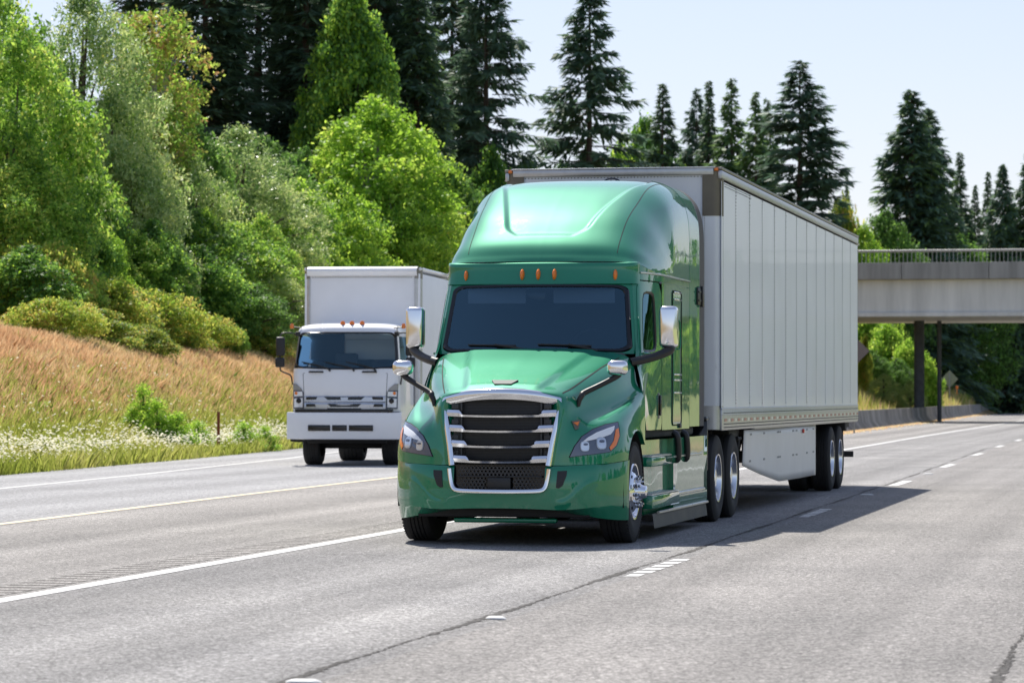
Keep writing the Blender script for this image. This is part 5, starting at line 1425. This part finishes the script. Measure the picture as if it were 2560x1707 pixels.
mk('weed', ['lf_lime', 'lf_yellow'], 'bark', 1.6, 1.5, n=3775, lsize=.10, nl=16, z0=.0, shape='cone', lobe=.22, aspect=.35)
mk('islandshrub', ['lf_lime', 'lf_yellow'], 'bark', 4, 4.5, n=23374, lsize=.22, nl=34, z0=.0, second=.4, lobe=.22)

def conifer_mesh(key, seed, mats, H, W, nb=260, per=26, dens=1.0, zb=.10, gap=.0, power=.85, ns=.9, irr=.35):
    r = np.random.default_rng(seed); Vs = []; Ts = []; Mi = []
    lit = []
    mb = MB(); mb.tube([(0, 0, -1), (.05, 0, H * .3), (-.05, .04, H * .7), (0, 0, H)], [.020 * H * .55 + .06, .016 * H * .55 + .04, .008 * H * .5 + .02, .01], 9, smooth=4)
    sect = 1 + irr * np.sin(np.linspace(0, 7, 40) + r.random() * 6) * r.uniform(.5, 1, 40)
    for i in range(nb):
        u = (i + r.random()) / nb; u = u ** .92
        z = H * (zb + (1 - zb) * u)
        Lb = W / 2 * ((1 - u) ** power * .96 + .035) * r.uniform(.55, 1.12) * float(np.interp(u, np.linspace(0, 1, 40), sect))
        if r.random() < gap: continue
        a = r.random() * 2 * PI; d = np.array([math.cos(a), math.sin(a), 0]); side = np.array([-d[1], d[0], 0])
        up0 = .35 * (u - .35); sag = .30 * (1 - u) + .06
        ts = np.linspace(.10, 1, 7); Pb = np.array([[*(d[:2] * Lb * t), z + Lb * (up0 * t - sag * t * t + .10 * t ** 3)] for t in ts])
        mb.tube(Pb, np.linspace(.018 + .004 * Lb, .005, 7), 4, caps=False)
        n = max(8, int(per * (.35 + Lb / (W / 2)) * dens))
        t = r.uniform(.12, 1.02, n) ** .8; C = np.stack([np.interp(t, ts, Pb[:, k]) for k in range(3)], 1)
        sd = np.where(r.random(n) < .5, 1, -1)
        sl = ns * (.45 + .75 * np.sin(PI * np.clip(t * .75 + .12, 0, 1))) * r.uniform(.5, 1.2, n) * min(1, .35 + Lb / 2.6)
        A = d * r.uniform(.35, .8, n)[:, None] + side * (sd * r.uniform(.2, .95, n))[:, None] + np.array([0, 0, 1]) * r.uniform(-.75, .10, n)[:, None]
        A /= np.linalg.norm(A, axis=1)[:, None]
        B = np.cross(A, np.array([0, 0, 1.0])) + r.normal(size=(n, 3)) * .35; B /= np.linalg.norm(B, axis=1)[:, None]
        Lq = sl[:, None]; Wq = (np.minimum(sl * .34, .26) * r.uniform(.7, 1.3, n))[:, None]
        C = C + r.normal(size=(n, 3)) * .05
        V = np.stack([C, C + A * Lq * .45 + B * Wq * .5, C + A * Lq, C + A * Lq * .45 - B * Wq * .5], 1)
        Vs.append(V.reshape(-1, 3)); Ts.append(np.clip(.45 + .25 * (r.random() - .5) + r.normal(0, .18, n), 0, 1)); Mi.append((r.random(n) < (.25 if len(mats) > 1 else 0)).astype(np.int32))
    V = np.concatenate(Vs); T = np.concatenate(Ts)
    me = mesh_np(key + '_crown', V, np.arange(len(T) * 4).reshape(-1, 4), mats, T, np.concatenate(Mi))
    o = mb.obj(key + '_trunk', M['bark'], None, merge=1e-5); tm = o.data; bpy.data.objects.remove(o)
    BL[key] = (me, tm, H, W)
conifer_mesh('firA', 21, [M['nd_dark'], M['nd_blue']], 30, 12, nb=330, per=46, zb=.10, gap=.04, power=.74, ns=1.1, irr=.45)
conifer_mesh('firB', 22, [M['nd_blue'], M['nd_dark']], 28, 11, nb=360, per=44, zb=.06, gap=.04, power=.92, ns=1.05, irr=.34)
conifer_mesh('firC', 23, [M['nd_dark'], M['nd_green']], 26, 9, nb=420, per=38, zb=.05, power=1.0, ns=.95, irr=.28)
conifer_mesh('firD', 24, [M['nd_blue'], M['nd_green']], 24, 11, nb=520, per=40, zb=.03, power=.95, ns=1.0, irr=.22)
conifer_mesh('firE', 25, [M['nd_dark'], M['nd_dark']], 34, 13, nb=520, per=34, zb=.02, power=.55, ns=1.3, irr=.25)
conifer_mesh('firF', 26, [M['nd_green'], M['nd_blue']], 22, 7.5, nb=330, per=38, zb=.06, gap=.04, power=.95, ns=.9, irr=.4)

def plant(key, px, top, wpx, D, name, label, cat, group=None, rz=None, base=None, hs=None):
    """put a copy of a prototype on the terrain; height and width are set from where its top and sides lie in the view"""
    me, tm, H, W = BL[key]
    x, y = at(px, D); z = float(terrain(x, y)) if base is None else zat(px, base, D)
    h = zat(px, top, D) - z; wd = wpx / 7189.6 * D
    o = thing(name, label, cat, (x, y, z), random.random() * 6.28 if rz is None else rz, group)
    o.scale = (wd / W, wd / W, h / H)
    a = link('crown', me, o); b = link('trunk', tm, o)
    return o
T_ = 'trees and shrubs on the hillside'
hill = [
 ('yellow', 40, 20, 330, 92, 'tall_shrub', 'tall yellow-green shrub filling the left edge of the photo', 'shrub'),
 ('yellow', 60, 330, 270, 88, 'tall_shrub', 'shaded yellow-green shrub low at the left edge above the dry grass', 'shrub'),
 ('yellow', -40, -120, 300, 108, 'tall_shrub', 'tree leaning in at the extreme top left corner', 'tree'),
 ('pale', 185, -70, 340, 101, 'willow_tree', 'tall pale grey-green tree in the top left corner', 'tree'),
 ('pale2', 255, 190, 270, 97, 'willow_tree', 'pale bushy tree under the tall grey-green one at upper left', 'tree'),
 ('sparse', 345, 15, 230, 103, 'thin_tree', 'thin open tree with bare branches and rusty tips before the dark firs', 'tree'),
 ('mid', 395, 200, 260, 107, 'broadleaf_tree', 'mid-green tree behind the thin open tree', 'tree'),
 ('pale', 545, 268, 330, 105, 'willow_tree', 'round silvery green crown at the right end of the pale trees', 'tree'),
 ('pale2', 430, 330, 260, 100, 'willow_tree', 'pale leafy tree left of the round silvery crown', 'tree'),
 ('pale2', 300, 370, 240, 93, 'willow_tree', 'olive pale shrub with a rounded top halfway up the left slope', 'shrub'),
 ('mid2', 170, 330, 200, 94, 'broadleaf_shrub', 'dark leafy shrub between the left edge shrub and the olive one', 'shrub'),
 ('mid2', 180, 455, 150, 87, 'broadleaf_shrub', 'small bright green shrub above the yellow brambles', 'shrub'),
 ('mid', 415, 450, 260, 95, 'broadleaf_shrub', 'dark green shrub below the pale leafy tree', 'shrub'),
 ('yellow', 535, 500, 260, 92, 'tall_shrub', 'arching yellow-topped shrub left of the box truck', 'shrub'),
 ('yellow', 300, 520, 200, 89, 'broadleaf_shrub', 'olive shrub directly behind the brambles', 'shrub'),
 ('mid2', 455, 560, 190, 89, 'broadleaf_shrub', 'green shrub in front of the arching yellow-topped shrub', 'shrub'),
 ('pale2', 625, 590, 190, 88, 'willow_tree', 'olive shrub beside the upper left corner of the cargo box', 'shrub'),
 ('mid', 560, 640, 200, 86, 'broadleaf_shrub', 'low dark shrub at the foot of the arching shrub', 'shrub'),
 ('lime2', 680, 400, 220, 110, 'alder_tree', 'yellow-green alder behind the left end of the cargo box', 'tree'),
 ('lime', 860, 205, 330, 118, 'alder_tree', 'bright sunlit lime green alder standing above the cargo box', 'tree'),
 ('lime2', 770, 400, 240, 112, 'alder_tree', 'lower lime alder left of the bright tall one', 'tree'),
 ('lime2', 905, 400, 220, 112, 'alder_tree', 'lime alder with pale stems right above the cargo box roof', 'tree'),
 ('mid2', 985, 330, 220, 128, 'broadleaf_tree', 'mid-green tree right of the bright alder', 'tree'),
 ('lime2', 1010, 470, 190, 122, 'alder_tree', 'green bush beside the left side of the green truck roof', 'shrub'),
 ('mid', 1050, 390, 200, 140, 'broadleaf_tree', 'green tree behind the bush beside the truck roof', 'tree'),
 ('mid2', 1130, 330, 170, 150, 'broadleaf_tree', 'small light green tree at the foot of the tall fir', 'tree'),
 ('mid', 1210, 345, 170, 155, 'broadleaf_tree', 'dark green broadleaf just above the left corner of the trailer', 'tree'),
 ('tallmaple', 800, -90, 190, 131, 'maple_tree', 'tall leafy green maple hanging in front of the dark firs', 'tree'),
 ('mid', 600, 300, 260, 122, 'broadleaf_tree', 'dim green tree in the shade of the dark firs', 'tree'),
 ('mid', 700, 330, 240, 126, 'broadleaf_tree', 'shaded olive tree between the dark firs and the lime alders', 'tree'),
]
hill += [('mid2', 60, 560, 200, 84, 'broadleaf_shrub', 'leafy green shrub at the left edge just above the dry grass', 'shrub'), ('yellow', 140, 560, 150, 83, 'tall_shrub', 'yellow-green shrub right above the bramble thicket', 'shrub'), ('lime2', 225, 500, 130, 86, 'broadleaf_shrub', 'sunlit light green shrub between the dark shrub and the brambles', 'shrub'), ('mid2', 350, 500, 170, 88, 'broadleaf_shrub', 'bright green shrub in the middle of the left slope', 'shrub'), ('yellow', 600, 480, 170, 96, 'tall_shrub', 'yellow-green shrub behind the left corner of the cargo box', 'shrub'), ('lime2', 470, 470, 170, 92, 'broadleaf_shrub', 'light green shrub left of the arching yellow-topped one', 'shrub'), ('pale2', 120, 200, 230, 95, 'willow_tree', 'silvery green crown just right of the left edge shrub', 'tree'), ('lime2', 640, 480, 190, 104, 'alder_tree', 'lime green sapling alder touching the cargo box from behind', 'tree')]
hill = [(a[0], a[1], a[2], a[3] * 1.3, *a[4:]) for a in hill]
def dn(px, D): return 93 + px * .037 + (D - 83) * .85
for a in hill: plant(*a[:4], dn(a[1], a[4]), *a[5:], group=T_)
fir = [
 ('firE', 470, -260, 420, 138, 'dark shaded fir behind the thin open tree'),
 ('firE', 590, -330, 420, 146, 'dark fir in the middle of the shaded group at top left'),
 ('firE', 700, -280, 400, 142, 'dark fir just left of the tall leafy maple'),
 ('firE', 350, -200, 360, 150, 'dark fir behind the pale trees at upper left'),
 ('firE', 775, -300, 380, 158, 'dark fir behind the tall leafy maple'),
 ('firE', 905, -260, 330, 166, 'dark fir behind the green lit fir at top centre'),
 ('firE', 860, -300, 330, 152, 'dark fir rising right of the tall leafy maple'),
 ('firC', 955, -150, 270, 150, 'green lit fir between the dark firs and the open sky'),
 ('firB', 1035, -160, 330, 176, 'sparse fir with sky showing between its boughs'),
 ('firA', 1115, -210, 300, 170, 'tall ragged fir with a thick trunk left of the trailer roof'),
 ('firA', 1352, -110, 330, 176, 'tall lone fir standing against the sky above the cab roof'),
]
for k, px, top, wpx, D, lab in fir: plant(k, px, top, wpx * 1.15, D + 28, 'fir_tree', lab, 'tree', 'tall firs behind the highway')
sky_ = [
 ('firC', 1522, 192, 170, 220, 'narrow fir right of the lone tall fir above the trailer'),
 ('firB', 1600, 205, 130, 232, 'slim fir between the two narrow firs above the trailer'),
 ('firC', 1628, 186, 120, 226, 'pointed fir in the middle of the row above the trailer roof'),
 ('firF', 1680, 182, 150, 222, 'fir with a lit yellowish side above the trailer corner'),
 ('firF', 1735, 212, 130, 218, 'double-topped light green conifer left of the big fir above the trailer'),
 ('firF', 1762, 228, 110, 224, 'short light green conifer touching the big fir above the trailer'),
 ('firB', 1836, 140, 265, 205, 'big spreading fir above the middle of the trailer'),
 ('firC', 1945, 398, 60, 290, 'tiny distant fir in the gap above the trailer rear'),
 ('firD', 2093, 208, 230, 232, 'broad dense conical fir above the bridge'),
 ('firD', 2135, 250, 190, 236, 'second peak of dense fir leaning on the broad one above the bridge'),
 ('firC', 2205, 350, 110, 250, 'short narrow fir right of the broad dense fir'),
 ('firC', 2240, 425, 90, 256, 'low fir top in the dip right of the broad dense fir'),
 ('firD', 2303, 378, 130, 248, 'twin-topped fir near the right edge of the photo'),
 ('firC', 2270, 395, 90, 262, 'dull fir left of the twin-topped one near the right edge'),
 ('firD', 2365, 350, 150, 250, 'fir cut by the right edge of the photo'),
]
for k, px, top, wpx, D, lab in sky_: plant(k, px, top, wpx * 1.7, D + 38, 'fir_tree', lab, 'tree', 'firs along the skyline')
more = [
 ('lime2', 1425, 325, 110, 190, 'broadleaf_tree', 'yellow-green treetop peeking over the trailer roof beside the lone fir'),
 ('mid2', 1480, 260, 140, 226, 'broadleaf_tree', 'soft green tree between the lone fir and the narrow firs'),
 ('bramble2', 1935, 465, 110, 215, 'broadleaf_tree', 'olive yellow treetop above the rear of the trailer'),
 ('lime2', 1985, 505, 90, 205, 'broadleaf_tree', 'lime treetop where the trailer meets the bridge'),
 ('mid', 2035, 470, 120, 222, 'broadleaf_tree', 'lit green tree at the left foot of the broad dense fir'),
 ('mid', 2200, 525, 150, 240, 'broadleaf_tree', 'green tree behind the bridge railing under the short narrow fir'),
 ('mid', 1290, 360, 130, 200, 'broadleaf_tree', 'dim treetops low between the two tall firs'),
]
for k, px, top, wpx, D, nm, lab in more: plant(k, px, top, wpx * 1.9, D + 38, nm, lab, 'tree', 'treetops beyond the trailer')
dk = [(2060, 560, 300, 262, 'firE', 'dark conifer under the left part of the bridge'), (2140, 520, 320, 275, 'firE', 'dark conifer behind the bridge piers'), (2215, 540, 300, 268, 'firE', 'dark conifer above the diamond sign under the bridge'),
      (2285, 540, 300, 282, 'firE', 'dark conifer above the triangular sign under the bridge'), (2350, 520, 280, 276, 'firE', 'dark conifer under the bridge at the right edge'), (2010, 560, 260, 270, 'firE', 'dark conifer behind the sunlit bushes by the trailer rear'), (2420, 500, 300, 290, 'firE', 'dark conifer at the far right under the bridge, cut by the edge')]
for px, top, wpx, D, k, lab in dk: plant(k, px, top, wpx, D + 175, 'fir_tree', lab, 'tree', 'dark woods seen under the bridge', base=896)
for px, top, wpx, D, k, lab in ((2335, 690, 110, 440, 'mid', 'dull green broadleaf under the bridge at the right edge'), (2330, 800, 90, 437, 'mid2', 'small lit bush by the far road at the right edge'), (2270, 840, 50, 438, 'lime2', 'small lime bush under the triangular sign'), (2250, 760, 120, 442, 'mid', 'shaded broadleaf in the dark woods above the far road')):
    plant(k, px, top, wpx, D, 'broadleaf_shrub', lab, 'shrub', 'shrubs by the far road', base=893)
isl = [('islandshrub', 1990, 715, 130, 168, 'highest sunlit bush under the bridge beside the trailer'), ('islandshrub', 2035, 748, 120, 166, 'sunlit bush second down the slope under the bridge'), ('islandshrub', 2085, 785, 110, 164, 'lime sunlit bush in the middle of the sloping clump under the bridge'), ('islandshrub', 2125, 815, 80, 163, 'lowest sunlit bush at the right end of the clump under the bridge'),
       ('mid', 2000, 800, 110, 158, 'dark shaded bush at the trailer rear'), ('mid', 2060, 820, 110, 160, 'dark shaded bush under the lime sunlit one'), ('bramble2', 1985, 775, 60, 154, 'orange-tipped shrub touching the trailer rear'),
       ('pale2', 2030, 855, 90, 150, 'grey-green weeds in front of the shaded bush'), ('pale2', 2090, 870, 80, 150, 'pale weed clump left of the diamond sign')]
for k, px, top, wpx, D, lab in isl: plant(k, px, top, wpx, D + (46 if D > 160 else 40), 'roadside_bush', lab, 'shrub', 'bushes on the median slope')
bram = [('bramble', 460, 715, 130, 82, 'yellowish bramble near the crest left of the box truck'), ('bramble2', 590, 735, 110, 84, 'olive bramble beside the box truck mirror'), ('bramble', 130, 680, 160, 76, 'bramble mound spilling down the dry grass at left'), ('bramble2', 330, 735, 120, 73, 'small bramble spilling furthest down the dry grass'), ('bramble', 205, 635, 190, 84, 'yellow bramble thicket left of centre on top of the dry grass'), ('bramble2', 280, 640, 170, 83, 'bramble mound with orange leaves in the middle of the thicket'), ('bramble', 350, 665, 180, 82, 'bramble mound at the right end of the thicket'), ('bramble2', 235, 700, 150, 75, 'low bramble at the front edge of the thicket'), ('bramble2', 390, 690, 130, 81, 'small bramble near the dry grass crest'),
        ('bramble', 90, 560, 180, 84, 'brown-leaved bramble under the left edge shrub'), ('bramble2', 15, 755, 90, 74, 'small yellow bramble at the left edge in the dry grass')]
for k, px, top, wpx, D, lab in bram: plant(k, px, top + 12, wpx * 1.55, dn(px, D), 'bramble_bush', lab, 'bush', 'brambles above the dry grass')
plant('mid2', 540, 742, 62, 110, 'sapling', 'small light green sapling alone on the dry grass crest', 'sapling')
for px, top, wpx, D, lab in ((330, 888, 100, 78, 'bright lime weed standing tallest in the verge grass'), (362, 920, 120, 77.5, 'lime weed clump right of the tallest weed'), (303, 938, 80, 78, 'short lime weed left of the tallest weed'), (405, 950, 120, 77.5, 'low spreading lime weed toward the rusty post'),
    (455, 968, 100, 80, 'lime grass clump just left of the rusty post'), (560, 972, 110, 83, 'lime clump between the rusty post and the box truck'), (610, 980, 80, 84, 'small lime clump beside the box truck bumper'), (190, 965, 90, 76, 'olive weed clump in the verge left of the lime weeds'), (60, 955, 110, 74, 'olive weed clump in the verge near the left edge')):
    plant('weed', px, top, wpx, D, 'weed', lab, 'plant', 'lime weeds in the verge')

# bare branches beside the cargo box
mb = MB(); r = np.random.default_rng(31)
x0, y0 = at(668, 120); z0_ = zat(668, 745, 120)
for k in range(34):
    a = np.array([x0 + r.uniform(-.9, .9), y0 + r.uniform(-1, 1), z0_ + r.uniform(0, .9)]); L_ = r.uniform(.8, 1.9); t = r.uniform(-.5, .9)
    d = np.array([math.cos(t), .3 * r.normal(), math.sin(t) * .7]); b = a + d * L_; mb.tube([a, (a + b) / 2 + r.normal(size=3) * .1, b], [.030, .02, .006], 5, smooth=3)
tag(mb.obj('fallen_branches', M['dead']), 'tangle of bare grey branches beside the cargo box', 'branches')
# rusty post
x, y = at(502, 79); zb_ = float(terrain(x, y)); q = MB().box((0, 0, .55), (.07, .04, 1.15), .006); o = q.obj('delineator_post', M['rust']); o.location = (x, y, zb_); o.scale[2] = (zat(502, 945, 79) - zb_) / 1.125
tag(o, 'thin rusty post standing among the white verge flowers', 'post')

# signs seen from behind
def sign(name, label, px, D, cy, half, kind_, mt):
    x, y = at(px, D); z = zat(px, cy, D); gz = max(0, float(terrain(x, y)))
    t = thing(name, label, 'sign', (x, y, gz), math.radians(-2))
    h = z - gz; a = half
    P = [(0, 0, h + a), (a, 0, h), (0, 0, h - a), (-a, 0, h)] if kind_ == 'd' else [(-a, 0, h + a * .86), (a, 0, h + a * .86), (0, 0, h - a * .86)] if kind_ == 't' else [(-a, 0, h + a * .7), (a, 0, h + a * .7), (a, 0, h - a * .7), (-a, 0, h - a * .7)]
    MB().prism(P, (0, .01, 0)).obj('panel', M[mt], t); MB().box((0, -.03, (h + a * .7) / 2), (.06, .05, h + a * .7), .004).obj('post', M['steel_grey'], t)
M['sign_back'] = simple('sign_back_green_grey', (.26, .29, .20), .6, .3, noise=.08); M['sign_brown'] = simple('sign_back_brown', (.17, .135, .12), .6, noise=.08); M['sign_pale'] = simple('sign_back_pale', (.36, .30, .27), .6, noise=.08)
sign('diamond_sign', 'pale green back of a diamond road sign right of the sunlit bushes', 2181, 240, 870, .66, 'd', 'sign_back')
sign('small_sign', 'small grey sign back left of the diamond sign', 2160, 243, 876, .32, 'r', 'sign_pale')
sign('yield_sign', 'pinkish back of a triangular sign in front of the dark woods', 2250, 310, 853, .44, 't', 'sign_pale')
sign('diamond_sign', 'brown back of a diamond sign half hidden by the trailer rear', 1962, 128, 806, .62, 'd', 'sign_brown')
x, y = at(2198, 250); q = MB().box((0, 0, .5), (.20, .05, .22), .01); q.box((0, .02, .25), (.05, .03, .6)); o = q.obj('reflector_marker', M['amber']); o.location = (x, y, zat(2198, 889, 250) - .5); tag(o, 'tiny orange reflector marker right of the diamond sign', 'marker')

# woods on the right of the highway, which the truck's glossy side mirrors
def woods():
    r = np.random.default_rng(77); Vs = []; Ts = []; Mi = []
    n = 150
    for i in range(n):
        y = r.uniform(70, 340) if i % 3 else r.uniform(-160, 70); x = (27 if i % 3 else 62) + r.exponential(9)
        H = r.uniform(5, 11); W = r.uniform(5, 9); z0_ = float(terrain(x, y)); m = 1500
        u = r.random(m); a = r.random(m) * 2 * PI; prof = np.sin(PI * np.clip(u * .85 + .14, 0, 1)) ** .6 if i % 3 else (1 - u) ** .8
        rad = W / 2 * prof * np.sqrt(.35 + .65 * r.random(m)) * (1 + .25 * np.sin(3 * a + i))
        P = np.stack([x + rad * np.cos(a), y + rad * np.sin(a), z0_ + .3 + H * u], 1)
        Vs.append(leaves(r, P, np.stack([np.cos(a), np.sin(a), np.full(m, .5)], 1), np.full(m, .62), .7)); Ts.append(np.clip(.5 + .3 * r.normal() + r.normal(0, .15, m), 0, 1)); Mi.append(np.full(m, [0, 1, 2, 1][i % 4]))
    T = np.concatenate(Ts)
    o = link('woods', mesh_np('woods', np.concatenate(Vs), np.arange(len(T) * 4).reshape(-1, 4), [M['lf_dark'], M['lf_mid'], M['lf_yellow']], T, np.concatenate(Mi)))
    tag(o, kind='stuff')
woods()

# ------------------------------------------------------------------ grasses and flowers
def blades(name, N, t0, t1, y0, y1, hmin, hmax, w, mats, seed, dens=None, tintf=None, bend=.35, mi_=None):
    r = np.random.default_rng(seed)
    y = r.uniform(y0, y1, N); t = r.uniform(t0, t1, N)
    x = xe(y) - t
    if dens is not None:
        k = r.random(N) < dens(x, y, t); x, y, t = x[k], y[k], t[k]
    n = len(x); z = terrain(x, y)
    a = r.random(n) * 2 * PI; h = r.uniform(hmin, hmax, n); ww = w * r.uniform(.6, 1.4, n)
    clump = np.sin(x * 1.7 + 2 * np.sin(y * .9)) * np.cos(y * 1.3); h = h * (1 + .22 * clump)
    dx, dy = np.cos(a), np.sin(a); bx_, by_ = r.normal(0, bend, n) * h, r.normal(0, bend, n) * h
    B = np.stack([x, y, z - .03], 1); S = np.stack([-dy * ww, dx * ww, np.zeros(n)], 1); T1 = B + np.stack([bx_ * .35, by_ * .35, h * .6], 1); T2 = B + np.stack([bx_, by_, h], 1)
    V = np.stack([B - S, B + S, T1 + S * .8, T2, T1 - S * .8], 1)
    F = np.arange(n * 5).reshape(-1, 5)
    tint = np.clip((tintf(x, y, t) if tintf else .5) + r.normal(0, .18, n), 0, 1)
    o = link(name, mesh_np(name, V.reshape(-1, 3), F, mats, tint, mi_(r, x, y, t) if mi_ else None)); tag(o, kind='stuff'); return o
def nz(x, y, s, p=0): return .5 + .25 * np.sin(x * s + p + 1.7 * np.sin(y * s * .6 + p)) + .25 * np.sin(y * s * .8 + 2.1 * np.sin(x * s * .7 + 2 * p))
blades('dry_grass', 420000, 2.9, 14, 12, 100, .14, .36, .010, M['dry'], 51, bend=.34, tintf=lambda x, y, t: .05 + .72 * nz(x, y, .45, 1) + .18 * (nz(x, y, 1.9, 4) > .78), dens=lambda x, y, t: np.clip((t - 2.7) / 1.2, .15, 1))
blades('verge_grass', 150000, .0, 5.5, 5, 75, .15, .45, .011, [M['fresh'], M['dry']], 52, tintf=lambda x, y, t: .15 + .5 * nz(x, y, .8, 2), mi_=lambda r, x, y, t: (r.random(len(x)) < np.clip(.08 + .30 * (t - 2.8) + .3 * (t < .3), 0, .95)).astype(np.int32))
blades('median_grass', 40000, 2, 24, 118, 172, .3, .8, .03, [M['fresh'], M['dry']], 53, tintf=lambda x, y, t: .2 + .6 * nz(x, y, .3, 2), mi_=lambda r, x, y, t: (r.random(len(x)) < .25).astype(np.int32)) if False else None
r = np.random.default_rng(54); n = 60000; y = r.uniform(92, 240, n); x = -8.4 - r.random(n) ** 1.2 * 17 - (y - 100) * .012; z = terrain(x, y); h = r.uniform(.35, .95, n) * (1 + .4 * np.sin(x + y * .3)); a = r.random(n) * 2 * PI; ww = .022 * r.uniform(.6, 1.4, n)
B = np.stack([x, y, z - .03], 1); S = np.stack([-np.sin(a) * ww, np.cos(a) * ww, 0 * a], 1); T2 = B + np.stack([r.normal(0, .2, n) * h, r.normal(0, .2, n) * h, h], 1)
V = np.stack([B - S, B + S, (B + T2) / 2 + S, T2, (B + T2) / 2 - S], 1)
tag(link('median_grass', mesh_np('median_grass', V.reshape(-1, 3), np.arange(n * 5).reshape(-1, 5), [M['fresh'], M['dry']], r.random(n), (r.random(n) < .35).astype(np.int32))), kind='stuff')
blades('slope_weeds', 90000, 3, 13, 14, 95, .14, .42, .012, [M['fresh'], M['lf_mid']], 57, dens=lambda x, y, t: (nz(x, y, .9, 3) * .6 + nz(x, y, 2.3, 1) * .4 > .76) * np.clip(1.2 - t / 14, .2, 1), tintf=lambda x, y, t: .35 + 0 * x, mi_=lambda r, x, y, t: (r.random(len(x)) < .35).astype(np.int32))
# white umbels along the verge: small domed heads of several florets on thin stems
def flowers():
    r = np.random.default_rng(61); N = 9000
    y = r.uniform(6, 62, N); t = np.abs(r.normal(.75, .5, N)) + .3; k = r.random(N) < (.35 + .65 * nz(r.random(N) * 0 + y * .6, y, 1.1, .5)); y, t = y[k], t[k]
    far = r.random(600); y = np.concatenate([y, r.uniform(8, 60, 600)]); t = np.concatenate([t, 1.8 + 3 * far ** 2])
    n = len(y); x = xe(y) - t; z = terrain(x, y); h = r.uniform(.22, .55, n); R = r.uniform(.016, .040, n)
    tx, ty = r.normal(0, .35, n), r.normal(0, .35, n)
    th = np.arange(6) * PI / 3
    C = np.stack([x + r.normal(0, .05, n), y, z + h], 1)
    ring = np.stack([np.stack([C[:, 0] + R * math.cos(a), C[:, 1] + R * math.sin(a), C[:, 2] + R * (tx * math.cos(a) + ty * math.sin(a)) - R * .25], 1) for a in th], 1)
    top_ = C + np.stack([-tx * R * .2, -ty * R * .2, R * .25], 1)
    V = np.concatenate([ring, top_[:, None]], 1).reshape(-1, 3); o = np.arange(n)[:, None] * 7
    F = np.concatenate([np.stack([o[:, 0] + k, o[:, 0] + (k + 1) % 6, o[:, 0] + 6], 1) for k in range(6)])
    tag(link('verge_flowers', mesh_np('verge_flowers', V, F, M['petal'], np.tile(r.random(n), 6))), kind='stuff')
flowers()
